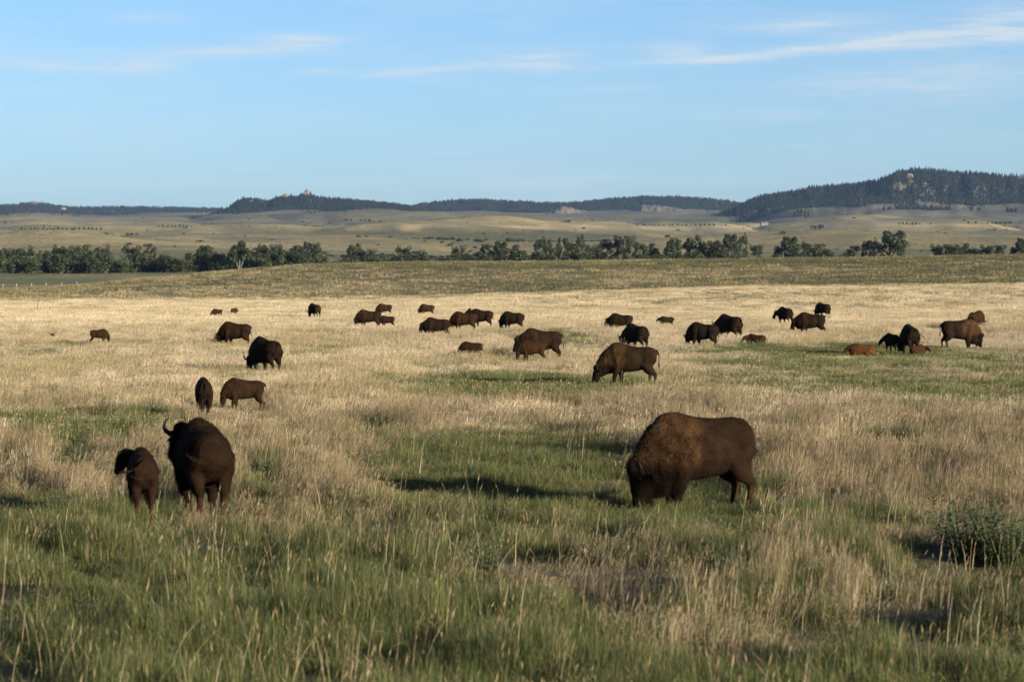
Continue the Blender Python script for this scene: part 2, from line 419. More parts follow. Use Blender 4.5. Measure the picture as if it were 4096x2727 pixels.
def polar_sheet(name, rings, mat, azs):
    r = np.asarray(rings)
    A, D = np.meshgrid(azs, r)
    x = (D * np.sin(A)).ravel(); y = (D * np.cos(A)).ravel()
    z = land(x, y)
    n = len(azs); k = len(r)
    i = np.arange(k - 1)[:, None] * n + np.arange(n - 1)[None, :]
    f = np.stack([i, i + 1, i + n + 1, i + n], -1).reshape(-1, 4)[:, ::-1]
    o = mesh_obj(name, np.stack([x, y, z], 1), f, mat, smooth_shade=True, attrs={'col': field_colour(x, y, z)})
    return tag(o, kind='structure')
azf = np.linspace(-R(13), R(13), 360)
azs = np.concatenate([np.linspace(-math.pi, -R(13), 40)[:-1], azf, np.linspace(R(13), math.pi, 40)[1:]])
near_r = np.concatenate([np.array([.4, 2, 5, 9, 14]), np.geomspace(18, 330, 70), np.linspace(336, 1000, 95)])
far_r = np.concatenate([np.linspace(1000, 2400, 75), np.geomspace(2430, 14000, 130)])
tag(polar_sheet('ground', near_r, M['turf'], azs), 'near prairie ground under the grass, rising to a low olive ridge', 'ground')
tag(polar_sheet('far_plain', far_r, M['plain'], azs), 'wide rolling tan plain between the creek trees and the hills', 'plain')

# ------------------------------------------------------------------ bison
def loft_rings(rings):
    """closed surface through a list of equal-length rings"""
    n = len(rings[0]); V = [p for r in rings for p in r]; F = []
    for a in range(len(rings) - 1):
        for j in range(n):
            k = (j + 1) % n
            F.append((a * n + j, a * n + k, (a + 1) * n + k, (a + 1) * n + j))
    F.append(tuple(range(n))[::-1]); b = (len(rings) - 1) * n; F.append(tuple(range(b, b + n)))
    return V, F

def tube(pts, rad, n=10, side=None):
    """tapered limb through points; a radius may be (across, along side)"""
    P = [Vector(p) for p in pts]; rings = []
    for i, p in enumerate(P):
        t = (P[min(i + 1, len(P) - 1)] - P[max(i - 1, 0)]).normalized()
        s = Vector(side) if side else Vector((0, 1, 0))
        if abs(s.dot(t)) > .95: s = Vector((1, 0, 0))
        u = (s - t * s.dot(t)).normalized(); w = t.cross(u)
        r = rad[i]; ru, rw = r if isinstance(r, tuple) else (r, r)
        rings.append([tuple(p + u * ru * math.cos(2 * math.pi * j / n) + w * rw * math.sin(2 * math.pi * j / n)) for j in range(n)])
    return loft_rings(rings)

def ellipsoid(c, r, n=10, m=7):
    rings = []
    for i in range(m):
        a = -math.pi / 2 + math.pi * (i + .5) / m
        rings.append([(c[0] + r[0] * math.cos(a) * math.cos(2 * math.pi * j / n), c[1] + r[1] * math.cos(a) * math.sin(2 * math.pi * j / n), c[2] + r[2] * math.sin(a)) for j in range(n)])
    return loft_rings(rings)

TORSO_ADULT = [(-1.00, 1.26, 1.02, .10, .1), (-.95, 1.38, .86, .22, .1), (-.83, 1.455, .74, .31, .12), (-.62, 1.49, .66, .36, .15), (-.36, 1.48, .60, .40, .15),
               (-.10, 1.485, .555, .44, .15), (.12, 1.53, .53, .45, .2), (.32, 1.60, .51, .43, .28), (.50, 1.645, .49, .41, .34), (.66, 1.65, .48, .385, .38),
               (.82, 1.585, .49, .345, .38), (.96, 1.44, .54, .29, .35), (1.06, 1.26, .64, .20, .2)]
TORSO_CALF = [(-.92, 1.28, 1.06, .09, .1), (-.88, 1.40, .90, .20, .1), (-.78, 1.48, .80, .27, .12), (-.58, 1.515, .73, .30, .15), (-.32, 1.505, .68, .325, .15),
              (-.08, 1.51, .65, .345, .15), (.14, 1.55, .63, .345, .18), (.34, 1.60, .62, .33, .22), (.52, 1.635, .60, .31, .28), (.66, 1.63, .59, .29, .3),
              (.80, 1.56, .61, .26, .3), (.92, 1.43, .68, .22, .25), (1.0, 1.29, .78, .15, .2)]
KX = .93                       # animals are a little shorter than the tables above
POSES = {   # poll position, head pitch, head yaw (degrees), neck mid lift
    'graze': ((1.20, 0, .73), -83, 0), 'graze_far': ((1.32, .05, .66), -66, 8), 'graze_turn': ((1.16, .28, .72), -78, 35),
    'mid': ((1.26, 0, 1.02), -64, 0), 'up': ((1.22, 0, 1.26), -48, 0), 'left': ((1.02, .42, 1.30), -42, 78), 'right': ((1.05, -.36, 1.30), -42, -70),
    'left_low': ((1.05, .38, 1.05), -55, 65), 'ahead': ((1.10, .20, 1.36), -42, 14), 'calf_left': ((1.0, .34, 1.43), -58, 48), 'alert': ((1.12, .10, 1.45), -32, 25)}

def bison_parts(pose='graze', calf=False, stride=0.0, tail='down', bull=False, lying=False):
    """surfaces of one animal, nose to +X, feet at z = 0, hump about 1.65 high; they are fused into one skin afterwards"""
    T = TORSO_CALF if calf else TORSO_ADULT
    parts = []; rings = []
    n = 18
    drop = 0.0
    if lying: drop = (.67 if calf else .50)
    for (x, zt, zb, w, pinch) in T:
        if bull and x < .3: zt += .055 * (1 - max(x, 0) / .3) * (1 if x > -.9 else .6); w *= 1.04
        ring = []
        c, h = (zt + zb) / 2, (zt - zb) / 2
        for j in range(n):
            a = 2 * math.pi * j / n
            ca, sa = math.cos(a), math.sin(a)
            yy = w * math.copysign(abs(ca) ** .88, ca); zz = h * math.copysign(abs(sa) ** .92, sa)
            if sa > 0: yy *= 1 - pinch * sa * sa
            ring.append((x * KX, yy, c + zz))
        rings.append(ring)
    parts.append(loft_rings(rings))
    (hx, hy, hz), pitch, yaw = POSES[pose]
    if calf:
        hx -= .08
        hz += .04 if hz < .9 else .04
    poll = Vector((hx * KX, hy, hz))
    p, yw = R(pitch), R(yaw)
    ax = Vector((math.cos(p) * math.cos(yw), math.cos(p) * math.sin(yw), math.sin(p)))       # poll -> muzzle
    sd = Vector((-math.sin(yw), math.cos(yw), 0))                                               # the animal's left of the head
    fn = -ax.cross(sd)                                                                        # out of the forehead
    if fn.z < 0 and pitch > -60: fn = -fn
    if (fn.x * math.cos(yw) + fn.y * math.sin(yw)) < 0: fn = -fn
    if calf: a0, r0 = Vector((.66, 0, 1.20)), [.36, .31, .25, .20, .165]
    else: a0, r0 = Vector((.66, 0, 1.08)), [.45, .40, .32, .24, .175]
    mid = a0.lerp(poll, .52) + Vector((.05, 0, .02 if hz < .9 else .0)); q1 = a0.lerp(mid, .55); q2 = mid.lerp(poll, .55)
    parts.append(tube([a0, q1, mid, q2, poll + ax * .02], [(r * .78, r) for r in r0], 14))
    k = .92 if calf else (1.06 if bull else 1.0)
    hs = [(-.10, .085, .08), (-.06, .13, .125), (.02, .158, .165), (.13, .165, .175), (.25, .14, .155), (.36, .108, .125), (.46, .09, .10), (.54, .088, .085), (.585, .055, .05)]
    hr = []
    for t, w, dd in hs:
        c = poll + ax * t * k - fn * (.03 * k)
        hr.append([tuple(c + sd * w * k * math.cos(2 * math.pi * j / 14) + fn * dd * k * math.sin(2 * math.pi * j / 14)) for j in range(14)])
    parts.append(loft_rings(hr))
    if not calf:                                              # woolly cap, beard, brisket and chest hair
        cp = poll - ax * .02 + fn * .07
        parts.append(ellipsoid(cp, (.155, .155, .14) if not bull else (.175, .18, .16)))
        bt = poll + ax * .34 - fn * .12
        dn = Vector((0, 0, -1)) if pitch > -70 else (ax * .5 - fn * .5 + Vector((0, 0, -.3))).normalized()
        parts.append(tube([bt - dn * .05, bt + dn * .10, bt + dn * .22, bt + dn * .30], [.085, .075, .05, .018], 8))
        parts.append(ellipsoid((.80, 0, .60 - (.06 if bull else -.05)), (.30 if bull else .27, .24 if bull else .20, .28 if bull else .19)))
        if pitch < -60 or bull: parts.append(tube([(.78, 0, .74), tuple(mid - Vector((.05, 0, .24))), tuple(poll + ax * .18 - fn * .14)], [.25, .21, .12], 10))
    ears = []
    for s in (1, -1):                                          # ears
        e0 = poll + ax * .06 * k + sd * s * .13 * k - fn * .03
        parts.append(tube([e0, e0 + sd * s * .07 * k - fn * .02 - ax * .01, e0 + sd * s * .15 * k - fn * .05 + Vector((0, 0, -.01))], [.035 * k, (.05 * k, .028 * k), .012], 8))
    hooves = []
    if not lying:
        for s in (1, -1):
            st = stride * s
            e = (.0 if not calf else .04)
            yl = .22 if not calf else .17
            lw = .84 if calf else 1.06
            # fore leg: shoulder, elbow, knee, fetlock, hoof
            fx = .56 + st * .18
            F = [(.55, yl * .8, .98), (.50 + st * .04, yl, .74), (.53 + st * .12, yl, .52), (.55 + st * .16, yl * .95, .36), (fx - .01, yl * .92, .16), (fx, yl * .92, .07), (fx + .03, yl * .92, .0)]
            fr = [.23, .165, (.115 if not bull else .15), (.078 if not bull else .12), .050, .052, .066]
            parts.append(tube([(a * KX, s * b, c) for a, b, c in F], [r * lw for r in fr], 10))
            # hind leg: hip, stifle, gaskin, hock, fetlock, hoof
            gx = -.80 - st * .20
            H = [(-.68, yl * .8, 1.08), (-.58 - st * .05, yl * 1.05, .80), (-.70 - st * .10, yl * .98, .60), (-.86 - st * .17, yl * .92, .44), (gx - .02, yl * .9, .24), (gx, yl * .9, .08), (gx + .05, yl * .9, .0)]
            parts.append(tube([(a * KX, s * b, c) for a, b, c in H], [(r[0] * lw, r[1] * lw) for r in [(.23, .32), (.18, .25), (.115, .15), (.062, .075), (.048, .052), (.05, .055), (.062, .07)]], 10))
    else:
        for s in (1, -1):
            yl = .24
            zl = drop + .075
            parts.append(tube([(.50, s * .16, drop + .35), (.62, s * yl, drop + .16), (.86, s * yl, zl), (.66, s * (yl - .02), zl), (.50, s * yl, zl)], [.16, .11, .07, .05, .05], 8))
            parts.append(tube([(-.55, s * .15, drop + .40), (-.20, s * (yl + .04), drop + .22), (-.48, s * (yl + .05), zl + .02), (-.20, s * (yl + .06), zl), (-.02, s * (yl + .05), zl)], [.22, .16, .08, .055, .05], 8))
    tb = Vector((-.90 if not calf else -.84, 0, 1.36 if not calf else 1.39))
    TP = {'down': [(0, 0, 0), (-.08, 0, -.06), (-.12, .0, -.25), (-.11, .01, -.45), (-.12, .02, -.60), (-.13, .02, -.74)],
          'out': [(0, 0, 0), (-.11, .02, -.02), (-.20, .05, -.16), (-.26, .09, -.34), (-.33, .13, -.48), (-.40, .16, -.55)],
          'side': [(0, 0, 0), (-.09, -.06, -.02), (-.12, -.20, -.12), (-.13, -.36, -.26), (-.13, -.50, -.42), (-.13, -.60, -.54)],
          'side_left': [(0, 0, 0), (-.10, .05, -.03), (-.12, .17, -.14), (-.12, .32, -.21), (-.12, .46, -.23), (-.12, .56, -.22)],
          'raised': [(0, 0, 0), (-.10, 0, .02), (-.18, 0, -.06), (-.24, 0, -.13), (-.34, 0, -.06), (-.46, 0, .04)],
          'tucked': [(.08, 0, -.02), (.03, 0, -.08), (.01, .0, -.22), (.03, .01, -.36), (.07, .02, -.48), (.09, .02, -.58)],
          'arch': [(0, 0, 0), (-.10, 0, .05), (-.20, 0, .03), (-.27, 0, -.07), (-.31, 0, -.22), (-.30, 0, -.36)]}[tail]
    tr = [.055, .038, .028, .026, .042, .014]
    if calf: tr = [r * .85 for r in tr]
    parts.append(tube([tb + Vector(q) for q in TP], tr, 8))
    head = dict(poll=poll, ax=ax, sd=sd, fn=fn, k=k)
    return parts, head, drop

def fuse(parts, voxel, iters):
    V = []; F = []
    for v, f in parts:
        b = len(V); V += list(v); F += [tuple(i + b for i in q) for q in f]
    me = bpy.data.meshes.new('skin'); me.from_pydata(V, [], F)
    bm = bmesh.new(); bm.from_mesh(me); bmesh.ops.recalc_face_normals(bm, faces=bm.faces); bm.to_mesh(me); bm.free()
    ob = bpy.data.objects.new('skin', me); S.collection.objects.link(ob)
    md = ob.modifiers.new('r', 'REMESH'); md.mode = 'VOXEL'; md.voxel_size = voxel; md.adaptivity = 0
    sm = ob.modifiers.new('s', 'SMOOTH'); sm.factor = .5; sm.iterations = iters
    dg = bpy.context.evaluated_depsgraph_get()
    ev = ob.evaluated_get(dg); out = bpy.data.meshes.new_from_object(ev)
    bpy.data.objects.remove(ob); bpy.data.meshes.remove(me)
    return out

def mesh_arrays(me):
    v = np.empty(len(me.vertices) * 3, np.float32); me.vertices.foreach_get('co', v)
    nr = np.empty(len(me.vertices) * 3, np.float32); me.vertices.foreach_get('normal', nr)
    return v.reshape(-1, 3).astype(float), nr.reshape(-1, 3).astype(float)

COATS = {'bull': ((.0118, .0068, .0038), (.0285, .0155, .0070), (.0042, .0027, .0018)), 'cow': ((.0112, .0062, .0034), (.0180, .0092, .0042), (.0056, .0035, .0023)),
         'dark': ((.0092, .0054, .0032), (.0142, .0076, .0038), (.0054, .0035, .0024)), 'brown': ((.0155, .0083, .0042), (.0185, .0098, .0047), (.0078, .0046, .0030)),
         'calf': ((.0215, .0106, .0050), (.0220, .0110, .0052), (.0095, .0054, .0032)), 'red': ((.056, .0240, .0082), (.028, .0130, .0056), (.0125, .0068, .0038)), 'calfdark': ((.0125, .0070, .0040), (.0135, .0075, .0042), (.0068, .0042, .0028))}

def make_bison(pose, H, yaw, coat, calf=False, stride=.3, tail='down', bull=False, lying=False, lod=1, seed=0, name='bison'):
    parts, hd, drop = bison_parts(pose, calf, stride, tail, bull, lying)
    me = fuse(parts, {0: .020, 1: .032, 2: .042}[lod], {0: 7, 1: 4, 2: 3}[lod])
    v, nr = mesh_arrays(me)
    # coat colours by region of the animal
    hq = v - np.array(hd['poll'])
    t = hq @ np.array(hd['ax']); lat = np.linalg.norm(hq - t[:, None] * np.array(hd['ax']), axis=1)
    headw = smooth(.30, .16, lat) * smooth(-.16, -.05, t)
    cape = smooth(.05, .30, v[:, 0] + .10 * fbm(v[:, 0] * 5, v[:, 1] * 5, v[:, 2] * 5, oct=2)) * smooth(.62, .95, v[:, 2] - drop)
    legw = smooth(.62, .40, v[:, 2] - drop) if not lying else 0 * t
    rear, cp, dk = [np.array(c) for c in COATS[coat]]
    col = rear[None] * (1 - cape[:, None]) + cp[None] * cape[:, None]
    hump = smooth(.12, .0, np.abs(v[:, 0] - .82)) * smooth(1.2, 1.5, v[:, 2]) * (not calf)
    col = col * (1 + 1.1 * (hump * smooth(-.1, .35, fbm(v[:, 0] * 6, v[:, 1] * 6 + seed, v[:, 2] * 6, oct=3)))[:, None])  # lit patches on the hump front, brightened into the coat colour
    col = col * (1 + (.35 + .35 * cape) * fbm(v[:, 0] * 7 + seed, v[:, 1] * 7, v[:, 2] * 3.2, oct=3))[:, None]
    dw = np.maximum(headw * (.9 if not calf else .35), legw * (.55 if v.shape and v[:, 0].size else 0) * (v[:, 0] > 0) * (0 if calf else 1))
    dw = np.maximum(dw, smooth(.95, .6, v[:, 2] - drop) * smooth(.5, .8, v[:, 0]) * (.7 if not calf else .2))
    col = col * (1 - dw[:, None]) + dk[None] * dw[:, None]
    shank = smooth(.46, .36, v[:, 2]) * (1 if not lying else 0) * (v[:, 0] < 0)
    col = col * (1 - .6 * shank[:, None]) + np.array((.042, .021, .011))[None] * .6 * shank[:, None]
    hoof = smooth(.075, .055, v[:, 2]) * (not lying)
    col = col * (1 - hoof[:, None]) + np.array((.02, .018, .015)) * hoof[:, None]
    if name == 'calf' or calf:
        muz = smooth(.36, .42, t) * headw
        col = col * (1 - muz[:, None] * .7) + np.array((.02, .015, .013)) * muz[:, None] * .7
    # shaggy relief: woolly on the cape and head, sleek behind
    wool = np.clip(np.maximum(cape * .8, headw) + .25, 0, 1)
    sd = seed * 3.7
    dsp = .016 * wool * fbm(v[:, 0] * 11 + sd, v[:, 1] * 11, v[:, 2] * 6, oct=3) + .006 * fbm(v[:, 0] * 30, v[:, 1] * 30 + sd, v[:, 2] * 18, oct=2) * wool
    dsp = dsp + .016 * fbm(v[:, 0] * 3.5, v[:, 1] * 3.5 + sd, v[:, 2] * 3.5, oct=2) * smooth(.5, .75, v[:, 2] - drop)
    if not calf and not lying:                              # hip bone, hollow flank, shoulder blade, ribs
        X_, Z_ = v[:, 0], v[:, 2]
        dsp = dsp + .028 * np.exp(-((X_ + .60) ** 2 / .012 + (Z_ - 1.30) ** 2 / .014)) - .034 * np.exp(-((X_ + .38) ** 2 / .016 + (Z_ - 1.12) ** 2 / .04)) + .03 * np.exp(-((X_ - .46) ** 2 / .02 + (Z_ - 1.0) ** 2 / .07)) - .02 * np.exp(-((X_ - .22) ** 2 / .006 + (Z_ - .95) ** 2 / .08))
    # folds of long hair across the neck and shoulder
    fold = cape * smooth(1.45, 1.2, v[:, 2]) * smooth(.55, .8, v[:, 0])
    dsp = dsp + .006 * fold * np.sin((v[:, 0] * .9 + v[:, 2] * 1.0) * 52 + 3 * fbm(v[:, 0] * 4, v[:, 1] * 4, v[:, 2] * 4, oct=2))
    v = v + nr * dsp[:, None]
    v[:, 2] -= drop
    sc = H / v[:, 2].max() if not lying else H / (1.62 - drop if calf else 1.65 - drop)
    w = v * sc
    me.vertices.foreach_set('co', w.astype(np.float32).ravel())
    a = me.attributes.new('col', 'FLOAT_COLOR', 'POINT')
    c4 = np.ones((len(v), 4), np.float32); c4[:, :3] = col; a.data.foreach_set('color', c4.ravel())
    me.materials.clear(); me.materials.append(M['coat'])
    me.polygons.foreach_set('use_smooth', np.ones(len(me.polygons), bool)); me.update()
    me.name = name
    ob = bpy.data.objects.new(name, me); S.collection.objects.link(ob)
    dz = Vector((0, 0, drop))
    P, AX, SD, FN, k = hd['poll'] - dz, hd['ax'], hd['sd'], hd['fn'], hd['k']
    if not calf:
        up = (-AX * .75 + FN * .35); up.normalize()
        L = .60 if bull else 1.0
        for s in (1, -1):
            b = P + AX * .03 + FN * .06
            q = [b + SD * s * .10, b + SD * s * .20 - up * .02, b + SD * s * .28 * L + up * .03, b + SD * s * .325 * L + up * .11 * L, b + SD * s * .315 * L + up * .21 * L, b + SD * s * .26 * L + up * .29 * L]
            hv, hf = tube([x * sc for x in q], [x * sc for x in (.05, .046, .040, .031, .019, .004)], 8, side=tuple(AX))
            mesh_obj('horn', hv, hf, M['horn'], ob, True)
    elif H > 1.05 and lod == 0:
        for s in (1, -1):
            b = P + AX * .02 + FN * .05
            hv, hf = tube([x * sc for x in (b + SD * s * .10, b + SD * s * .17, b + SD * s * .20 - AX * .07)], [.026, .02, .005], 7, side=tuple(AX))
            mesh_obj('horn', hv, hf, M['horn'], ob, True)
    if lod <= 1:
        for s in (1, -1):
            c = P + AX * .15 * k + SD * s * .148 * k + FN * .055 * k
            ev, ef = ellipsoid(tuple(c * sc), (.022 * sc, .022 * sc, .022 * sc), 8, 6)
            mesh_obj('eye', ev, ef, M['eye'], ob, True)
    if lod == 0: add_fur(ob, w, sc, seed, calf)
    ob.rotation_euler = (0, 0, R(yaw))
    return ob

def add_fur(ob, w, sc, seed, calf):
    """short hairs over the body, long ones on head, neck, chest and forelegs, so that the outline is shaggy"""
    me = ob.data; rg = np.random.default_rng(100 + seed)
    nv = len(me.vertices)
    v, nr = mesh_arrays(me)
    c4 = np.empty(nv * 4, np.float32); me.attributes['col'].data.foreach_get('color', c4); c4 = c4.reshape(-1, 4)[:, :3]
    x, z = v[:, 0] / sc, v[:, 2] / sc
    if calf: ln = np.full(nv, .016) + .018 * smooth(.2, .6, x)
    else: ln = .014 + .036 * smooth(.0, .4, x) * smooth(.4, .7, z) + .035 * smooth(.55, .9, x) * smooth(1.35, 1.0, z) + .075 * smooth(.45, .7, x) * smooth(.85, .6, z) * smooth(.28, .42, z)
    idx = rg.choice(nv, 42000 if not calf else 16000, p=(.35 + ln / ln.max()) / (.35 + ln / ln.max()).sum())
    b = v[idx] + rg.normal(0, .008, (len(idx), 3)); n = nr[idx]; L = ln[idx] * rg.uniform(.6, 1.5, len(idx)) * sc
    flow = np.array([-.75, 0, -.75])[None] + rg.normal(0, .35, (len(idx), 3)) + n * .55
    q = b * 7.0
    flow += .75 * np.stack([fbm(q[:, 0] + k * 9.1, q[:, 1], q[:, 2], oct=2) for k in range(3)], 1) * smooth(.02, .05, ln[idx])[:, None]
    flow /= np.linalg.norm(flow, axis=1)[:, None]
    side = np.cross(flow, n) + 1e-4; side /= np.linalg.norm(side, axis=1)[:, None]
    wd = (.0045 * rg.uniform(.7, 1.4, len(idx)))[:, None] * sc
    b0 = b - n * .006
    m = len(idx)
    V = np.concatenate([b0 - side * wd, b0 + side * wd, b + flow * L[:, None] * 1.0])
    F = np.stack([np.arange(m), np.arange(m) + m, np.arange(m) + 2 * m], 1)
    cc = c4[idx] * rg.uniform(.7, 1.4, (m, 1)) * (1 + .5 * fbm(b[:, 0] * 9, b[:, 1] * 9, b[:, 2] * 5, oct=2))[:, None]; cc = np.concatenate([cc, cc, cc])
    fo = mesh_obj('fur', V, F, M['coat'], ob, False, attrs={'col': cc})
    fo['kind'] = 'stuff'

# ------------------------------------------------------------------ instancing of what nobody could count
def scatter(name, pts, rot, scl, idx, coll, label, cat, kind='stuff'):
    me = bpy.data.meshes.new(name); me.from_pydata(np.asarray(pts, float).tolist(), [], [])
    for nm, arr in (('rot', rot), ('scl', scl)):
        a = me.attributes.new(nm, 'FLOAT_VECTOR', 'POINT'); a.data.foreach_set('vector', np.asarray(arr, np.float32).ravel())
    a = me.attributes.new('vi', 'INT', 'POINT'); a.data.foreach_set('value', np.asarray(idx, np.int32))
    ob = bpy.data.objects.new(name, me); S.collection.objects.link(ob)
    ng = bpy.data.node_groups.new(name + '_scatter', 'GeometryNodeTree')
    ng.interface.new_socket('Geometry', in_out='INPUT', socket_type='NodeSocketGeometry')
    ng.interface.new_socket('Geometry', in_out='OUTPUT', socket_type='NodeSocketGeometry')
    N, L = ng.nodes, ng.links
    gi, go = N.new('NodeGroupInput'), N.new('NodeGroupOutput')
    ci = N.new('GeometryNodeCollectionInfo'); ci.inputs[0].default_value = coll
    ci.inputs['Separate Children'].default_value = True; ci.inputs['Reset Children'].default_value = True
    ip = N.new('GeometryNodeInstanceOnPoints'); ip.inputs['Pick Instance'].default_value = True
    def attr(nm, t):
        q = N.new('GeometryNodeInputNamedAttribute'); q.data_type = t; q.inputs[0].default_value = nm; return q.outputs[0]
    L.new(gi.outputs[0], ip.inputs['Points']); L.new(ci.outputs[0], ip.inputs['Instance'])
    L.new(attr('vi', 'INT'), ip.inputs['Instance Index']); L.new(attr('rot', 'FLOAT_VECTOR'), ip.inputs['Rotation'])
    L.new(attr('scl', 'FLOAT_VECTOR'), ip.inputs['Scale']); L.new(ip.outputs[0], go.inputs[0])
    md = ob.modifiers.new('scatter', 'NODES'); md.node_group = ng
    return tag(ob, label, cat, None, kind)

def new_coll(name, objs):
    c = bpy.data.collections.new(name)
    for i, o in enumerate(objs):
        o.name = f'{name}_{i:02d}'; c.objects.link(o)
    return c

# ------------------------------------------------------------------ hills with pine woods
def pine_mesh(seed, h=1.0):
    rg = np.random.default_rng(seed); V = []; F = []; C = []
    def cone(z0, z1, r, n, col):
        b = len(V); a0 = rg.uniform(0, 6.3)
        for j in range(n):
            a = a0 + 6.283 * j / n; rr = r * rg.uniform(.6, 1.2)
            V.append((rr * math.cos(a), rr * math.sin(a), z0 + rg.uniform(-.05, .03))); C.append(np.array(col) * rg.uniform(.7, 1.3))
        V.append((rg.uniform(-.02, .02), rg.uniform(-.02, .02), z1)); C.append(np.array(col) * 1.1)
        for j in range(n): F.append((b + j, b + (j + 1) % n, b + n))
        F.append(tuple(b + j for j in range(n))[::-1])
    bk = (.05, .035, .028); gr = (.0075, .0100, .0068)
    cone(0, .45, .022, 5, bk)
    lo = rg.uniform(.08, .25)
    k = int(rg.integers(4, 6))
    wd = rg.uniform(.19, .27)
    for i in range(k):
        t = i / (k - 1)
        cone(lo + (1 - lo) * t * .80, lo + (1 - lo) * (t * .72 + .36) if i < k - 1 else 1.0, wd * (1 - t * .72), 7, gr)
    return mesh_obj('pine_kind', V, F, M['needle'], link=False, attrs={'col': np.array(C)})
pines = new_coll('pine_kind', [pine_mesh(i) for i in range(5)])

class Hill:
    pass
def make_hill(label, crest, base, d0, dm, d1, u0, u1, step, spur, wood, seed, bare=()):
    cr, bs = curve(crest), curve(base)
    px = np.arange(u0, u1 + step, step) * DU
    ta = (px - 2048) / FPX; azm = np.arctan(ta)
    sv = np.concatenate([np.linspace(0, 1, 22), np.linspace(1, 2, 34)[1:], np.linspace(2, 3, 12)[1:]])
    A, SS = np.meshgrid(azm, sv); PX = np.meshgrid(px, sv)[0]
    sp = fbm(PX / (34 * DU) + seed, SS * .6, oct=4)
    sp2 = 1 - np.abs(fbm(PX / (26 * DU) + seed * 3, SS * .5 + 5, oct=3)) * 2
    D = np.where(SS < 1, d0 + (dm - d0) * SS, np.where(SS < 2, dm + (d1 - dm) * (SS - 1), d1 + (d1 - dm) * 1.6 * (SS - 2)))
    D = D + sp * spur * np.clip(1 - np.abs(SS - 1.2), 0, 1) * 1.2
    x, y = D * np.sin(A), D * np.cos(A)
    zl = land(x, y)
    zb = zrow(bs(PX), dm); zc = zrow(cr(PX), d1) - (9.0 if wood else 0) + (2.6 * fbm(PX / (5 * DU) + seed, SS * 2, oct=3))
    z0 = land(x, y) - 3
    t1 = np.clip(SS, 0, 1) ** 1.25; t2 = np.clip(SS - 1, 0, 1); t3 = np.clip(SS - 2, 0, 1)
    z = np.where(SS < 1, z0 * (1 - t1) + zb * t1, zb + (zc - zb) * (t2 ** .9))
    z = np.where(SS > 2, zc + (z0 - 8 - zc) * t3, z)
    hh = np.clip((zc - zb), 5, 200)
    z = z + np.where((SS > .35) & (SS < 2), sp2 * hh * .13 * np.clip((SS - .9) / .5, 0, 1) * np.clip((2 - SS) * 2.2, 0, 1), 0)
    U = PX / DU; fade = smooth(u0, u0 + .16 * (u1 - u0), U) * (1 - smooth(u1 - .16 * (u1 - u0), u1, U))
    fade = np.where(SS < 1.02, fade, 1 - (1 - fade) ** 3)
    z = z0 - 6 + (z - z0 + 6) * fade
    n = len(px); k = len(sv)
    i = np.arange(k - 1)[:, None] * n + np.arange(n - 1)[None, :]
    f = np.stack([i, i + 1, i + n + 1, i + n], -1).reshape(-1, 4)[:, ::-1]
    xyz = np.stack([x, y, z], -1).reshape(-1, 3)
    g = fbm(xyz[:, 0] / 160, xyz[:, 1] / 200, oct=4)[:, None]
    t = np.clip(g + .5, 0, 1)
    col = np.array([.075, .07, .05]) * (1 - t) + np.array([.15, .13, .088]) * t
    ob = mesh_obj('hill', xyz, f, M['hill'], smooth_shade=True, attrs={'col': np.clip(col, .02, 1)})
    tag(ob, label, 'hill', None, 'structure')
    h = Hill(); h.grid = xyz.reshape(k, n, 3); h.sv = sv; h.px = px; h.u0, h.u1 = u0, u1
    if wood:
        rg = np.random.default_rng(seed + 50)
        N = wood
        # cover the forested face and the crest
        s = rg.uniform(.42, 2.16, N); u = rg.uniform(0, n - 1.001, N)
        si = np.interp(s, sv, np.arange(k)); a = np.floor(si).astype(int); b = np.floor(u).astype(int)
        fa = (si - a)[:, None]; fb = (u - b)[:, None]
        P = (h.grid[a, b] * (1 - fa) * (1 - fb) + h.grid[a + 1, b] * fa * (1 - fb) + h.grid[a, b + 1] * (1 - fa) * fb + h.grid[a + 1, b + 1] * fa * fb)
        dens = .85 + .9 * fbm(P[:, 0] / 70 + seed, P[:, 1] / 90, oct=3) + .55 * smooth(1.5, 2.0, s)
        dens = dens * smooth(.74, .90, s + .20 * fbm(P[:, 0] / 45, P[:, 1] / 60 + seed, oct=3))
        uu = np.interp(u, np.arange(n), px) / DU
        for (bu, bs_, ru, rs) in bare:
            dens = dens * smooth(.6, 1.4, ((uu - bu) / ru) ** 2 + ((s - bs_) / rs) ** 2)
        cl_ = smooth(.12, .35, fbm(P[:, 0] / 60 + 9 + seed, P[:, 1] / 150, oct=3)) * smooth(.40, .6, s) * (s < .95)
        dens = np.maximum(dens, cl_ * .8)
        keep = rg.uniform(0, 1, N) < dens
        P = P[keep]; m = len(P)
        H = rg.uniform(6, 13, m) * rg.uniform(.75, 1.15, m)
        P[:, 2] -= .6
        scatter('pine_forest', P, np.stack([np.zeros(m), np.zeros(m), rg.uniform(0, 6.28, m)], 1), np.stack([H * rg.uniform(.9, 1.5, m), H, H], 1)[:, [0, 0, 2]],
                rg.integers(0, 5, m), pines, 'dark pine wood covering ' + label, 'pine forest')
    return h

def on_hill(h, u, s):
    i = np.interp(s, h.sv, np.arange(len(h.sv))); j = np.interp(u * DU, h.px, np.arange(len(h.px)))
    a, b = min(int(i), len(h.sv) - 2), min(int(j), len(h.px) - 2)
    fa, fb = i - a, j - b; G = h.grid
    return G[a, b] * (1 - fa) * (1 - fb) + G[a + 1, b] * fa * (1 - fb) + G[a, b + 1] * (1 - fa) * fb + G[a + 1, b + 1] * fa * fb

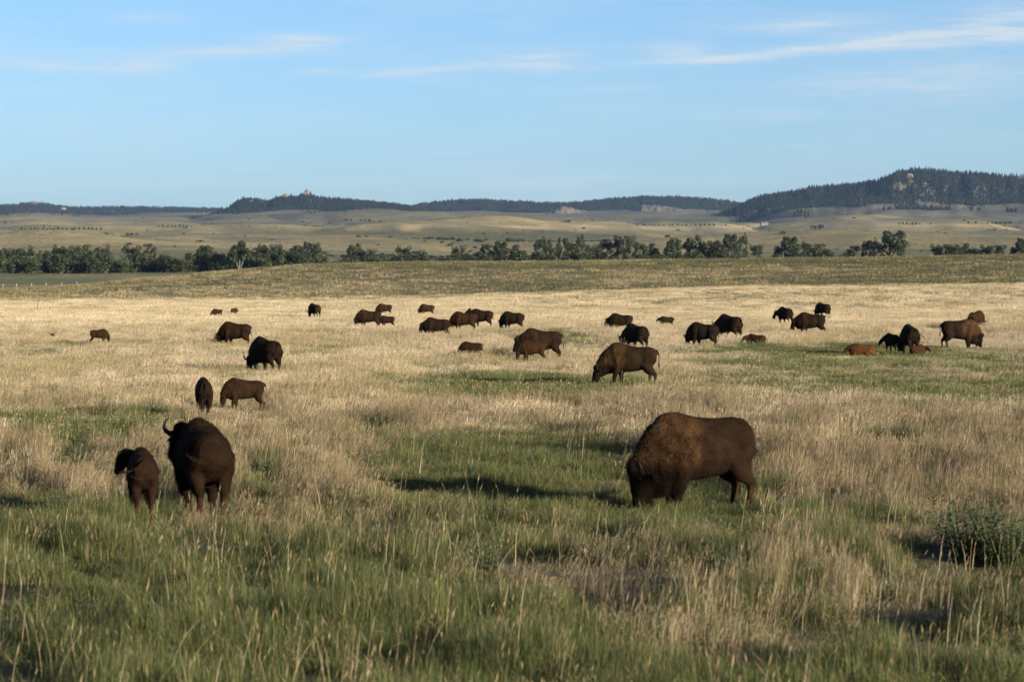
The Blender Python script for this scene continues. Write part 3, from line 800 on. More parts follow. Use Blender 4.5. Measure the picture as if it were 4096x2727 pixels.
hl = make_hill('the low distant blue ridge', [(-500, 466), (0, 471), (40, 470), (75, 463), (95, 466), (130, 473), (200, 476), (300, 474), (400, 476), (500, 478), (700, 478), (980, 476)],
               [(-500, 500), (0, 493), (70, 489), (100, 493), (200, 500), (300, 503), (400, 500), (500, 499), (980, 495)], 8000, 9600, 10100, -480, 980, 6, 110, 24000, 3,
               bare=[(75, 1.9, 22, .2), (146, 1.55, 9, .2), (262, 1.4, 7, .2), (35, 1.8, 8, .1)])
hm = make_hill('the long middle ridge', [(880, 480), (940, 470), (1000, 462), (1060, 457), (1100, 456), (1200, 461), (1280, 464), (1330, 463), (1400, 455), (1480, 449), (1560, 450), (1600, 452), (1680, 460), (1780, 468)],
               [(880, 486), (950, 487), (1100, 490), (1250, 494), (1300, 492), (1400, 484), (1460, 478), (1520, 480), (1600, 482), (1680, 487), (1780, 488)], 7600, 8900, 9300, 880, 1780, 5, 120, 19000, 11)
hb = make_hill('the butte with the rocky point', [(440, 502), (500, 488), (520, 481), (545, 462), (558, 455), (570, 453), (585, 455), (600, 457), (617, 461), (630, 455), (645, 447), (655, 444), (668, 448), (685, 451), (697, 442), (706, 437), (715, 443), (725, 450), (780, 456), (850, 461), (900, 467), (940, 472), (990, 481)],
               [(440, 503), (520, 499), (600, 493), (700, 483), (800, 479), (850, 480), (900, 482), (990, 488)], 6300, 7300, 7600, 440, 990, 4, 70, 12000, 23,
               bare=[(706, 2.0, 9, .35), (578, 1.85, 9, .12), (600, 1.8, 7, .1), (655, 1.95, 12, .14)])
hr_ = make_hill('the high wooded hill', [(1640, 474), (1690, 456), (1720, 447), (1780, 443), (1830, 437), (1860, 430), (1880, 427), (1920, 424), (1970, 421), (2010, 413), (2040, 404), (2070, 391), (2100, 386), (2150, 388), (2200, 395), (2250, 398), (2300, 401), (2355, 402), (2600, 405), (2900, 420)],
               [(1640, 488), (1700, 487), (1800, 480), (1880, 476), (1960, 466), (2030, 459), (2080, 459), (2150, 463), (2230, 470), (2300, 468), (2355, 465), (2900, 470)], 5500, 6700, 7100, 1640, 2900, 5, 95, 24000, 37,
               bare=[(2090, 1.72, 11, .16), (2095, 1.45, 8, .10), (2345, 1.85, 16, .13), (2065, 1.25, 10, .08)])
make_hill('bare grassy cone in front of the middle ridge', [(1180, 499), (1240, 490), (1296, 474), (1330, 482), (1410, 498)], [(1180, 500), (1410, 498)], 7300, 8000, 8300, 1180, 1410, 3, 20, 0, 5)
make_hill('wider bare grassy knoll under the middle ridge', [(1370, 499), (1440, 484), (1475, 471), (1530, 474), (1590, 484), (1700, 496)], [(1370, 498), (1700, 496)], 7300, 8000, 8300, 1370, 1700, 3, 20, 0, 6)

def rock_mesh(seed, w, h, dp):
    rg = np.random.default_rng(seed)
    bm = bmesh.new(); bmesh.ops.create_icosphere(bm, subdivisions=3, radius=1)
    for v in bm.verts:
        c = np.array(v.co)
        k = 1 + .35 * float(fbm(np.array([c[0] * 2 + seed]), np.array([c[1] * 2]), np.array([c[2] * 3.5]), oct=3)[0])
        v.co = Vector((c[0] * k * w, c[1] * k * dp, (math.floor(c[2] * 3.2) / 3.2 * .5 + c[2] * .5) * k * h))
    me = bpy.data.meshes.new('rock_outcrop'); bm.to_mesh(me); bm.free(); me.materials.append(M['rock'])
    return me
ROCKS = [(hb, 706, 1.97, 7, 11, 'pale rock knob topping the rocky point of the butte'), (hb, 577, 1.80, 8, 5, 'left of two pale cliffs near the butte top'),
         (hb, 601, 1.80, 7, 5, 'right of two pale cliffs near the butte top'), (hb, 655, 1.96, 9, 8, 'grey rock shoulder beside the rocky point of the butte'),
         (hr_, 2091, 1.74, 9, 7, 'pale cliff below the top of the high wooded hill'), (hr_, 2097, 1.48, 6, 5, 'small pale cliff halfway down the high wooded hill'),
         (hr_, 2346, 1.82, 15, 6, 'pale rock bank on the shoulder of the high wooded hill'), (hl, 78, 1.95, 26, 6, 'pale rim rock along the top of the distant ridge'),
         (hl, 146, 1.52, 12, 9, 'pale bare cliff on the face of the distant ridge'), (hl, 262, 1.38, 6, 4, 'tiny pale outcrop low on the distant ridge')]
for i, (h, u, s, w, hh, lb) in enumerate(ROCKS):
    o = bpy.data.objects.new('rock_outcrop', rock_mesh(i * 3 + 1, w, hh, w * .7)); S.collection.objects.link(o)
    p = on_hill(h, u, s); o.location = (p[0], p[1], p[2] + hh * .15)
    tag(o, lb, 'rock')

# ------------------------------------------------------------------ trees and shrubs
def leaves_into(V, F, C, centre, rad, n, size, col, rg, flat=.8):
    d = rg.normal(0, 1, (n, 3)); d /= np.linalg.norm(d, axis=1)[:, None]
    r = rg.uniform(.35, 1, n) ** .5
    p = np.asarray(centre) + d * r[:, None] * np.asarray(rad)
    nn = d + rg.normal(0, .7, (n, 3)); nn /= np.linalg.norm(nn, axis=1)[:, None]
    t = np.cross(nn, rg.normal(0, 1, (n, 3))); t /= np.linalg.norm(t, axis=1)[:, None] + 1e-6
    b = np.cross(nn, t); s = size * rg.uniform(.6, 1.4, n)[:, None]
    cc = np.asarray(col) * rg.uniform(.65, 1.4, (n, 1)) * np.array([1, 1, 1]) + rg.uniform(-.006, .006, (n, 3))
    for k in range(n):
        i = len(V)
        V.extend([p[k] - t[k] * s[k], p[k] - b[k] * s[k] * .6, p[k] + t[k] * s[k], p[k] + b[k] * s[k] * .6])
        F.append((i, i + 1, i + 2, i + 3)); C.extend([cc[k]] * 4)

def tree_kind(seed, lean=0.0, openness=.3, bark='bark', forks=4, tzr=(.16, .26), lo=.16):
    """trunk and crown of a creek cottonwood, 1 high and about 1 wide"""
    rg = np.random.default_rng(seed)
    V, F = [], []
    def limb(p0, p1, r0, r1, bend):
        m = (np.array(p0) + np.array(p1)) / 2 + bend
        v, f = tube([tuple(p0), tuple(m), tuple(p1)], [r0, (r0 + r1) / 2, r1], 7)
        b = len(V); V.extend(v); F.extend([tuple(i + b for i in q) for q in f])
    tz = rg.uniform(*tzr)
    limb((0, 0, -.03), (lean * .1, 0, tz), .030, .022, np.array([rg.uniform(-.01, .01), 0, 0]))
    LV, LF, LC = [], [], []
    green = np.array([.0235, .0315, .0110]) * rg.uniform(.85, 1.2)
    for k in range(forks):
        a = 6.283 * (k + rg.uniform(-.3, .3)) / forks
        tip = np.array([lean * .3 + math.cos(a) * rg.uniform(.18, .36), math.sin(a) * rg.uniform(.18, .36), rg.uniform(.5, .85)])
        limb((lean * .1, 0, tz * .95), tuple(tip), .016, .004, np.array([0, 0, -.03]))
        for j in range(2):
            t2 = tip + rg.normal(0, .11, 3) * np.array([1, 1, .7])
            limb(tuple((tip + np.array([lean * .1, 0, tz])) / 2), tuple(t2), .009, .003, np.zeros(3))
            leaves_into(LV, LF, LC, t2, rg.uniform(.09, .15, 3), 90, .026, green * rg.uniform(.75, 1.3), rg)
        leaves_into(LV, LF, LC, tip, rg.uniform(.11, .17, 3), 130, .027, green * rg.uniform(.75, 1.3), rg)
    ncl = int(rg.integers(19, 25) * (1.2 - openness * .8))
    for k in range(ncl):
        a = rg.uniform(0, 6.283); zz = rg.uniform(lo, .93); rr = .44 * math.sqrt(max(0, 1 - ((zz - .52) / .46) ** 2)) * rg.uniform(.35, 1)
        c = (lean * (zz - .2) * .4 + math.cos(a) * rr, math.sin(a) * rr, zz)
        leaves_into(LV, LF, LC, c, rg.uniform(.09, .17, 3) * np.array([1, 1, .8]), 120, .026, green * rg.uniform(.65, 1.35), rg)
    tr = mesh_obj('trunk', V, F, M[bark], link=False, smooth_shade=True).data
    cr = mesh_obj('crown', LV, LF, M['leaf'], link=False, attrs={'col': np.array(LC)}).data
    return tr, cr

def shrub_kind(seed, n=9):
    rg = np.random.default_rng(seed); LV, LF, LC, V, F = [], [], [], [], []
    g = np.array([.025, .034, .012]) * rg.uniform(.8, 1.2)
    for k in range(n):
        a = rg.uniform(0, 6.283); rr = rg.uniform(0, .36); zz = rg.uniform(.25, .78)
        c = (math.cos(a) * rr, math.sin(a) * rr, zz)
        v, f = tube([(0, 0, -.05), (c[0] * .6, c[1] * .6, zz * .5), c], [.02, .012, .004], 5)
        b = len(V); V.extend(v); F.extend([tuple(i + b for i in q) for q in f])
        leaves_into(LV, LF, LC, c, rg.uniform(.15, .24, 3), 90, .045, g * rg.uniform(.7, 1.35), rg)
        leaves_into(LV, LF, LC, (c[0], c[1], zz * .45), (.2, .2, .2), 30, .045, g * rg.uniform(.7, 1.2), rg)
    return (mesh_obj('stem', V, F, M['dark_bark'], link=False).data, mesh_obj('foliage', LV, LF, M['leaf'], link=False, attrs={'col': np.array(LC)}).data)

TK = [tree_kind(60 + i, lean=[0, .3, -.3, 0, .2, -.2, 0, .15][i], openness=[.1, .3, .2, .0, .5, .2, .7, .35][i], forks=[4, 3, 4, 5, 3, 4, 4, 3][i]) for i in range(8)]
TK.append(tree_kind(140, lean=.1, openness=.2, bark='pale_bark', forks=3, tzr=(.05, .06), lo=.42))
SK = [shrub_kind(90 + i) for i in range(5)]

def plant(name, kind, parts, x, y, w, h, rz, label, cat, group=None):
    e = bpy.data.objects.new(name, None); S.collection.objects.link(e)
    e.location = (x, y, float(land(np.array([x]), np.array([y]))[0]) - .05); e.rotation_euler = (0, 0, rz); e.scale = (w, w, h); e.empty_display_size = .1
    for nm, me in zip(parts, kind):
        o = bpy.data.objects.new(nm, me); S.collection.objects.link(o); o.parent = e
    return tag(e, label, cat, group)

def col_xy(u, d):
    a = math.atan((u * DU - 2048) / FPX); return d * math.sin(a), d * math.cos(a)

GT = 'creek trees'
# column, top row, crown width (measuring units), distance, kind
TREES = [(4, 573, 34, 1150, 0), (49, 569, 50, 1140, 1), (95, 574, 36, 1135, 4), (128, 572, 30, 1190, 3), (155, 565, 44, 1175, 0), (178, 571, 34, 1160, 2),
         (205, 563, 44, 1180, 5), (232, 566, 30, 1190, 1), (306, 566, 44, 1215, 6), (343, 568, 30, 1220, 4), (470, 564, 52, 1170, 3), (550, 555, 52, 1080, 8),
         (588, 575, 32, 1160, 2), (617, 564, 36, 1150, 0), (648, 561, 40, 1160, 5), (682, 562, 42, 1150, 3), (711, 551, 24, 1300, 7), (732, 559, 22, 1290, 2),
         (820, 558, 32, 1170, 2), (842, 572, 34, 1160, 0), (930, 567, 38, 1170, 6), (1055, 566, 28, 1190, 0), (1107, 560, 32, 1170, 4), (1150, 551, 44, 1160, 3),
         (1192, 561, 40, 1165, 5), (1240, 553, 30, 1175, 1), (1258, 551, 28, 1185, 6), (1284, 547, 36, 1160, 4), (1314, 554, 34, 1165, 7), (1337, 536, 22, 1290, 2),
         (1362, 564, 38, 1150, 6), (1398, 547, 40, 1170, 1), (1434, 545, 40, 1165, 0), (1470, 552, 34, 1175, 7), (1503, 556, 28, 1330, 5), (1548, 545, 40, 1320, 3),
         (1600, 544, 46, 1180, 2), (1626, 550, 40, 1170, 0), (1655, 551, 36, 1165, 5), (1678, 536, 46, 1310, 3), (1706, 544, 26, 1320, 1),
         (1740, 562, 24, 1400, 0), (1814, 542, 50, 1165, 3), (1855, 552, 26, 1175, 7), (1892, 558, 54, 1160, 5), (1952, 562, 40, 1165, 4), (1997, 551, 40, 1175, 1),
         (2051, 531, 66, 1160, 3), (2167, 562, 42, 1175, 0), (2202, 565, 36, 1170, 2), (2227, 559, 34, 1185, 5), (2250, 570, 22, 1200, 7), (2282, 562, 42, 1175, 0), (2350, 549, 46, 1170, 3), (2420, 552, 50, 1175, 1), (-50, 566, 50, 1170, 5)]
SPECIAL = {550: 'cottonwood with pale forked leaning trunks at the edge of the creek grove', 2051: 'largest full round cottonwood standing apart at the ridge edge',
           306: 'open crowned cottonwood rising alone above the creek shrubs', 930: 'thin bare looking cottonwood above low creek brush', 1740: 'small round tree alone on the far bank of the creek',
           1814: 'broad dense cottonwood starting the grove by the largest round tree', 711: 'dark tree on the far bank behind the dense end of the grove'}
rt = np.random.default_rng(5)
for (u, top, w, d, k) in TREES:
    x, y = col_xy(u, d); zg = float(land(np.array([x]), np.array([y]))[0])
    h = max(zrow(top * DU, d) - zg, 4.0) * rt.uniform(.94, 1.06); wid = w * DU * d / FPX * rt.uniform(1.15, 1.4)
    nm = 'cottonwood_tree'
    plant(nm, TK[k], ('trunk', 'crown'), x, y, wid, h, rt.uniform(-.5, .5), SPECIAL.get(u, ['tall cottonwood of the creek grove, rising out of thick brush', 'tall cottonwood of the creek grove lined along the ridge edge'][int(u > 760)]), 'tree', None if u in SPECIAL else [GT + ' above thick brush', GT + ' along the ridge edge'][int(u > 760)])
shr = []
for u in np.arange(-30, 760, 13.0):
  if abs(u - 552) > 9: shr.append((u + rt.uniform(-5, 5), rt.uniform(1085, 1120), rt.uniform(4.5, 8.5), rt.uniform(6, 10)))
for u in np.arange(790, 1725, 15.0): shr.append((u + rt.uniform(-6, 6), rt.uniform(1110, 1170), rt.uniform(3.5, 7.0), rt.uniform(5, 8)))
for u in list(np.arange(1775, 2070, 19.0)) + list(np.arange(2120, 2400, 17.0)): shr.append((u + rt.uniform(-6, 6), rt.uniform(1110, 1165), rt.uniform(3.5, 6.0), rt.uniform(5, 8)))
for (u, d, h, w) in shr:
    x, y = col_xy(u, d)
    if u > 760: h += .5
    plant('creek_shrub', SK[int(rt.integers(0, 5))], ('stem', 'foliage'), x, y, w, h, rt.uniform(0, 6.28), 'leafy green shrub in the thick brush along the creek', 'shrub', 'creek brush')

def ray_to_land(u, row, dmin=1300):
    """first land seen at a column and row, beyond a distance"""
    d = np.geomspace(dmin, 9000, 1500); a = math.atan((u * DU - 2048) / FPX)
    x, y = d * math.sin(a), d * math.cos(a); v = project(x, y, land(x, y))[1]
    ok = np.nonzero(v <= row * DU)[0]
    i = ok[0] if len(ok) else len(d) - 1
    return x[i], y[i], d[i]
# shelterbelts and lone trees out on the plain: columns, row of the foot, height in units, how many
BELTS = [(50, 232, 529, 6, 20, 'shelterbelt tree in the long row on the left plain'), (85, 130, 523, 5, 4, 'tree in the short row behind the long shelterbelt'), (368, 440, 522, 6, 9, 'tree in the short row at the foot of the distant ridge'),
         (792, 806, 509, 5, 3, 'bushy tree in the small clump beside the green strip'), (833, 850, 510, 7, 3, 'tree in the larger clump on the plain below the butte'), (855, 885, 511, 4, 5, 'low bush trailing from the clump below the butte'),
         (1466, 1480, 519, 5, 2, 'bush leading the row beside the bright stubble strip'), (1485, 1640, 520, 5, 16, 'tree in the row along the bright stubble strip'), (1866, 1892, 528, 9, 4, 'dark bush in the clump on the stubble edge'),
         (2068, 2115, 517, 6, 7, 'tree in the row beside the right stubble strip'), (2135, 2145, 516, 4, 1, 'lone low bush just past the row by the right stubble strip'), (2224, 2230, 515, 7, 1, 'round lone tree on the right stubble strip'),
         (2241, 2246, 515, 6, 1, 'narrow lone tree next to the round one on the stubble'), (2270, 2322, 516, 6, 6, 'tree in the last clump on the right stubble strip'), (1055, 1062, 487, 4, 1, 'lone tree on the slope below the middle ridge'),
         (714, 722, 492, 5, 2, 'dark pine on the slope under the rocky butte'), (690, 692, 491, 3, 1, 'single small pine on the slope under the rocky butte'), (1856, 1860, 489, 4, 1, 'lone dark tree at the foot of the high wooded hill'), (2062, 2066, 558, 3, 1, 'tiny bush on the slope above the creek trees')]
for (u0, u1, row, hu, n, lb) in BELTS:
    us = np.linspace(u0, u1, n) if n > 1 else [(u0 + u1) / 2]
    for u in us:
        x, y, d = ray_to_land(u + rt.uniform(-2, 2) * (n > 2), row)
        h = hu * rt.uniform(.75, 1.25) * DU * d / FPX
        plant('plain_tree', TK[int(rt.integers(0, 4))] if h > 5 else SK[int(rt.integers(0, 5))], ('trunk', 'crown') if h > 5 else ('stem', 'foliage'), x, y, h * rt.uniform(.9, 1.3), h, rt.uniform(0, 6), lb, 'tree', lb.split(' in ')[0] + ' on the plain' if n == 1 else 'row: ' + lb)
# scattered single trees on the lower slopes of the hills
for i, (h_, u, s) in enumerate([(hb, 560, .80), (hb, 590, .82), (hb, 622, .80), (hb, 480, .9), (hb, 500, .92), (hr_, 1720, .8), (hr_, 1765, .55), (hr_, 2250, .7), (hr_, 2180, .85)]):
    pass

# low brush in the draws and scattered over the far slopes
def brush_mesh(seed):
    r2 = np.random.default_rng(seed); V, F, C = [], [], []
    for k in range(4): leaves_into(V, F, C, (r2.uniform(-.4, .4), r2.uniform(-.4, .4), .35), (.35, .35, .3), 22, .14, (.030, .036, .017), r2)
    return mesh_obj('brush', V, F, M['leaf'], link=False, attrs={'col': np.array(C)})
brush = new_coll('brush_kind', [brush_mesh(900 + i) for i in range(3)])
rb = np.random.default_rng(41)
nb_ = 60000
dd = rb.uniform(1250, 7000, nb_); aa = rb.uniform(-R(11), R(11), nb_)
bx_, by_ = dd * np.sin(aa), dd * np.cos(aa)
gl = 1 - np.abs(fbm(bx_ / 300 + 40, by_ / 650 - 11, oct=3))
pr = smooth(.93, .985, gl) * .5 + .012 + .10 * smooth(.28, .5, fbm(bx_ / 90 + 4, by_ / 130, oct=3))
kk = rb.uniform(0, 1, nb_) < pr * .55
bx_, by_ = bx_[kk], by_[kk]; m = len(bx_); hs_ = rb.uniform(1.2, 4.2, m) * rb.uniform(.6, 1.2, m); print('brush', m)
scatter('brush', np.stack([bx_, by_, land(bx_, by_) - .2], 1), np.stack([0 * bx_, 0 * bx_, rb.uniform(0, 6.28, m)], 1), np.stack([hs_ * 1.5, hs_ * 1.5, hs_], 1), rb.integers(0, 3, m), brush, 'low dark brush dotting the draws of the far plain', 'brush')

# farmhouse far out on the plain
fx, fy, fd = ray_to_land(1757, 518)
fz = float(land(np.array([fx]), np.array([fy]))[0])
farm = bpy.data.objects.new('farmhouse', None); S.collection.objects.link(farm); farm.location = (fx, fy, fz); farm.rotation_euler = (0, 0, .25)
tag(farm, 'tiny white farm building with grey roof on the far plain', 'building')
def box(x0, x1, y0, y1, z0, z1):
    return [(x0, y0, z0), (x1, y0, z0), (x1, y1, z0), (x0, y1, z0), (x0, y0, z1), (x1, y0, z1), (x1, y1, z1), (x0, y1, z1)], [(0, 3, 2, 1), (4, 5, 6, 7), (0, 1, 5, 4), (1, 2, 6, 5), (2, 3, 7, 6), (3, 0, 4, 7)]
v, f = box(-6, 6, -3.4, 3.4, -.6, 3.4); mesh_obj('wall', v, f, M['wall_white'], farm)
v = [(-6.4, -3.8, 3.3), (6.4, -3.8, 3.3), (6.4, 3.8, 3.3), (-6.4, 3.8, 3.3), (-6.4, 0, 5.6), (6.4, 0, 5.6)]
rf = mesh_obj('roof', v, [(0, 1, 5, 4), (2, 3, 4, 5), (0, 4, 3), (1, 2, 5), (3, 2, 1, 0)], M['roof_grey'], farm)
v, f = box(3.2, 3.9, -.5, .4, 5.0, 6.5); mesh_obj('chimney', v, f, M['roof_grey'], rf)
for xx in (-4.2, -1.6, 4.2):
    v, f = box(xx - .6, xx + .6, -3.46, -3.3, 1.2, 2.5); mesh_obj('window', v, f, M['glass'], farm)
v, f = box(.9, 2.0, -3.47, -3.3, 0, 2.2); mesh_obj('door', v, f, M['roof_grey'], farm)

# fence posts at the edge of the green field on the left
for i, u in enumerate((7, 38, 73, 106, 142, 176)):
    x, y = col_xy(u, 765 + i * 3)
    v, f = tube([(0, 0, -.3), (.01, 0, .7), (0, .01, 1.32), (0, .01, 1.40)], [.085, .08, .075, .03], 8)
    o = mesh_obj('fence_post', v, f, M['post'], None, True); o.location = (x, y, float(land(np.array([x]), np.array([y]))[0]))
    o.rotation_euler = (rt.uniform(-.03, .03), rt.uniform(-.03, .03), 0)
    tag(o, 'pale wooden fence post at the edge of the green field', 'post', 'fence posts by the green field')
# leaning stake in the dry grass
x, y = col_xy(86.5, 330)
v, f = tube([(-.02, 0, -.2), (0, 0, .55), (.10, 0, 1.0), (.22, 0, 1.42)], [.04, .04, .035, .03], 8)
o = mesh_obj('stake', v, f, M['stake'], None, True); o.location = (x, y, float(land(np.array([x]), np.array([y]))[0]))
tag(o, 'thin dark leaning stake standing alone in the dry grass', 'stake')
# round bales on the plain below the butte
for (u, row) in ((455, 521), (548, 524), (640, 524)):
    x, y, d = ray_to_land(u, row)
    v, f = tube([(-.85, 0, .8), (-.8, 0, .8), (.8, 0, .8), (.85, 0, .8)], [.72, .82, .82, .72], 16)
    o = mesh_obj('hay_bale', v, f, M['straw'], None, False); o.scale = (1.1, 1.1, 1.1); o.rotation_euler = (0, 0, rt.uniform(0, 3)); o.location = (x, y, float(land(np.array([x]), np.array([y]))[0]))
    tag(o, 'tiny round straw bale on the plain below the butte', 'hay bale', 'bales below the butte')

# ------------------------------------------------------------------ the herd
# left and right column, top row (measuring units), hump height m, pose, yaw, coat, options, label
L_ = dict
HERD = [
 (1443, 1741, 943, 1.66, 'graze', 204, 'bull', L_(bull=True, lod=0, stride=.25, tail='tucked'), 'large brown bull grazing alone with sunlit patches coloured into its hump'),
 (376, 550, 978, 1.56, 'ahead', 105, 'cow', L_(lod=0, stride=.2, tail='tucked'), 'big cow seen from behind, head turned, one curved horn showing'),
 (262, 363, 1053, 1.12, 'calf_left', 100, 'calfdark', L_(calf=True, lod=0, stride=.2, tail='side_left'), 'young calf seen from behind beside the big horned cow, tail swishing'),
 (497, 621, 868, 1.0, 'graze', 182, 'brown', L_(calf=True, lod=1, stride=.5), 'light brown yearling grazing broadside next to a dark animal seen from behind'),
 (441, 497, 869, 1.12, 'graze', 100, 'dark', L_(calf=True, lod=1), 'dark animal grazing tail-on next to the light brown yearling'),
 (566, 652, 774, 1.5, 'graze_far', 126, 'dark', L_(lod=1, tail='out'), 'dark cow grazing at an angle between the yearling pair and a cow with calf'),
 (497, 579, 739, 1.42, 'graze', 165, 'cow', L_(lod=1, tail='down', stride=.5), 'cow grazing in front of a calf whose head sticks out past her chest'),
 (482, 545, 761, .82, 'graze_far', 178, 'calf', L_(calf=True, lod=1), 'calf half hidden behind a grazing cow, only its head out'),
 (196, 256, 755, .90, 'graze', 2, 'brown', L_(calf=True, lod=1, stride=.4, tail='out'), 'brown calf grazing alone on the dry grass with its tail hanging clear'),
 (482, 517, 710, .83, 'graze_far', 180, 'calf', L_(calf=True, lod=2, tail='raised'), 'tiny far calf grazing belly deep with its tail raised'),
 (532, 546, 707, .80, 'up', 60, 'calf', L_(calf=True, lod=2), 'tiny far calf standing with its head up in tall grass'),
 (706, 741, 697, 1.38, 'graze', 125, 'brown', L_(lod=2, tail='out'), 'far bison grazing turned away, alone by the foot of the ridge'),
 (810, 881, 711, 1.42, 'graze', 175, 'cow', L_(lod=2, stride=.5), 'cow grazing with a small dark calf following at her tail'),
 (864, 915, 725, .95, 'graze_far', 176, 'calfdark', L_(calf=True, lod=2, stride=.7, tail='out'), 'small dark calf following at the tail of a grazing cow'),
 (862, 909, 697, 1.2, 'graze', 178, 'brown', L_(lod=2, tail='raised'), 'far bison with raised tail behind the cow and its following calf'),
 (957, 1004, 698, 1.18, 'graze', 172, 'calf', L_(lod=2), 'reddish far bison grazing alone below the ridge'),
 (963, 1043, 730, 1.32, 'mid', 172, 'dark', L_(lod=1, stride=1.0, tail='out'), 'dark bison walking with lowered head, hind leg stretched back'),
 (1030, 1099, 717, 1.42, 'graze', 168, 'brown', L_(lod=2, stride=.5), 'brown bison between the walking dark one and another behind'),
 (1066, 1136, 710, 1.46, 'alert', 160, 'dark', L_(lod=2, stride=.5), 'dark bison standing with raised head behind the brown bison'),
 (1145, 1208, 717, 1.36, 'graze', 158, 'dark', L_(lod=2, stride=.4), 'dark bison grazing at an angle next to a green bush patch'),
 (1177, 1299, 755, 1.52, 'mid', 178, 'cow', L_(lod=1, stride=.3, tail='down'), 'large cow broadside with a reddish calf in front of her'),
 (1179, 1266, 783, 1.04, 'graze', 175, 'calf', L_(calf=True, lod=1, stride=.5), 'reddish calf grazing in front of the large cow'),
 (1049, 1122, 785, .92, 'graze', 165, 'brown', L_(calf=True, lod=1, tail='out'), 'brown calf grazing alone, tail swung out behind'),
 (1358, 1520, 787, 1.55, 'graze_far', 172, 'bull', L_(lod=1, stride=.7, tail='down'), 'big brown cow grazing behind the green grass band'),
 (1428, 1489, 744, 1.42, 'graze_turn', 125, 'dark', L_(lod=1), 'dark bison seen from behind just over the back of the big brown cow'),
 (1392, 1454, 722, 1.32, 'mid', 165, 'dark', L_(lod=2, stride=.5), 'dark bison standing near a small upright calf, head held low'),
 (1507, 1553, 727, .92, 'up', 178, 'calfdark', L_(calf=True, lod=2, stride=.4), 'upright dark calf standing with head raised alone in pale grass'),
 (1572, 1656, 740, 1.42, 'graze', 150, 'dark', L_(lod=1, stride=.5), 'dark cow grazing pressed up beside a taller standing one'),
 (1642, 1709, 723, 1.60, 'mid', 128, 'dark', L_(lod=1, stride=.2), 'tall dark bison standing turned away next to a grazing cow'),
 (1713, 1754, 768, .62, 'left', 145, 'calf', L_(calf=True, lod=1, lying=True), 'brown calf lying down behind the tall dark bison'),
 (1779, 1822, 706, 1.42, 'left_low', 118, 'dark', L_(lod=2), 'dark bison turned away with its head to the side, standing by itself'),
 (1818, 1912, 718, 1.54, 'mid', 170, 'dark', L_(lod=1, stride=.9, tail='raised'), 'dark bison walking with lowered head and its tail flicked up'),
 (1870, 1914, 696, 1.42, 'graze', 128, 'dark', L_(lod=2, tail='out'), 'dark bison partly hidden behind the one with flicked up tail'),
 (1952, 2004, 789, .64, 'up', 165, 'red', L_(calf=True, lod=1, lying=True), 'orange calf lying on the short green grass'),
 (2026, 2064, 765, 1.04, 'left_low', 112, 'calfdark', L_(calf=True, lod=1), 'dark calf standing turned away beside a cow with swung tail'),
 (2066, 2125, 745, 1.5, 'graze_turn', 96, 'dark', L_(lod=1, tail='side'), 'dark cow seen from behind with her tail swung out sideways'),
 (2100, 2134, 792, .52, 'right', 40, 'calf', L_(calf=True, lod=1, lying=True), 'brown calf lying beside the hind legs of the cow with swung tail'),
 (2154, 2270, 732, 1.62, 'graze', 3, 'bull', L_(lod=1, stride=.5, bull=True), 'big brown bison grazing the opposite way to the rest of the herd'),
 (2229, 2262, 715, 1.38, 'graze', 50, 'brown', L_(lod=2), 'bison partly hidden behind the back of the big brown one'),
]
BISON_XY = []
for i, (u0, u1, top, H, pose, yaw, coat, kw, lb) in enumerate(HERD):
    kw = dict(kw); calf = kw.pop('calf', False)
    nm = 'bison_calf' if calf else 'bison'
    d = FPX * (EYE - H) / (top * DU - YH)
    ob = make_bison(pose, H, yaw, coat, calf=calf, seed=i, name=nm, **kw)
    v = np.empty(len(ob.data.vertices) * 3, np.float32); ob.data.vertices.foreach_get('co', v); v = v.reshape(-1, 3)
    c, s = math.cos(R(yaw)), math.sin(R(yaw))
    wx = v[:, 0] * c - v[:, 1] * s; wy = v[:, 0] * s + v[:, 1] * c
    for _ in range(3):
        mid = ((u0 + u1) / 2 * DU - 2048) / FPX
        uu = lambda X: np.array([(X + wx) / (d + wy)])
        X = mid * d if _ == 0 else X + (mid - (uu(X).max() + uu(X).min()) / 2) * d
    wpx = (uu(X).max() - uu(X).min()) * FPX / DU
    z = float(land(np.array([X]), np.array([d]))[0])
    ob.location = (X, d, z)
    BISON_XY.append((X, d))
    tag(ob, lb, 'bison', 'bison herd spread over the prairie')
    print('herd', i, nm, round(d, 1), 'width', round(wpx), 'photo', u1 - u0)

# small dark bird low over the grass
x, y = col_xy(119.5, 165)
V, F = [], []
for v, f in (tube([(-.13, 0, 0), (-.06, 0, .01), (.02, 0, .015), (.09, 0, .03), (.13, 0, .03), (.17, 0, .02)], [.006, .03, .045, .034, .026, .003], 8),
             tube([(-.10, 0, 0), (-.17, 0, .03), (-.25, 0, .06)], [(.02, .012), (.03, .008), (.035, .003)], 6),
             tube([(.03, .02, .03), (.0, .12, .09), (-.05, .21, .10)], [(.05, .012), (.05, .008), (.012, .003)], 6, side=(1, 0, 0)), tube([(.03, -.02, .03), (.0, -.12, .09), (-.05, -.21, .10)], [(.05, .012), (.05, .008), (.012, .003)], 6, side=(1, 0, 0))):
    b = len(V); V += v; F += [tuple(q + b for q in g) for g in f]
o = mesh_obj('bird', V, F, M['bird'], None, True); o.location = (x, y, .62); o.rotation_euler = (0, .25, R(-20))
tag(o, 'small dark bird flying low over the dry grass', 'bird')

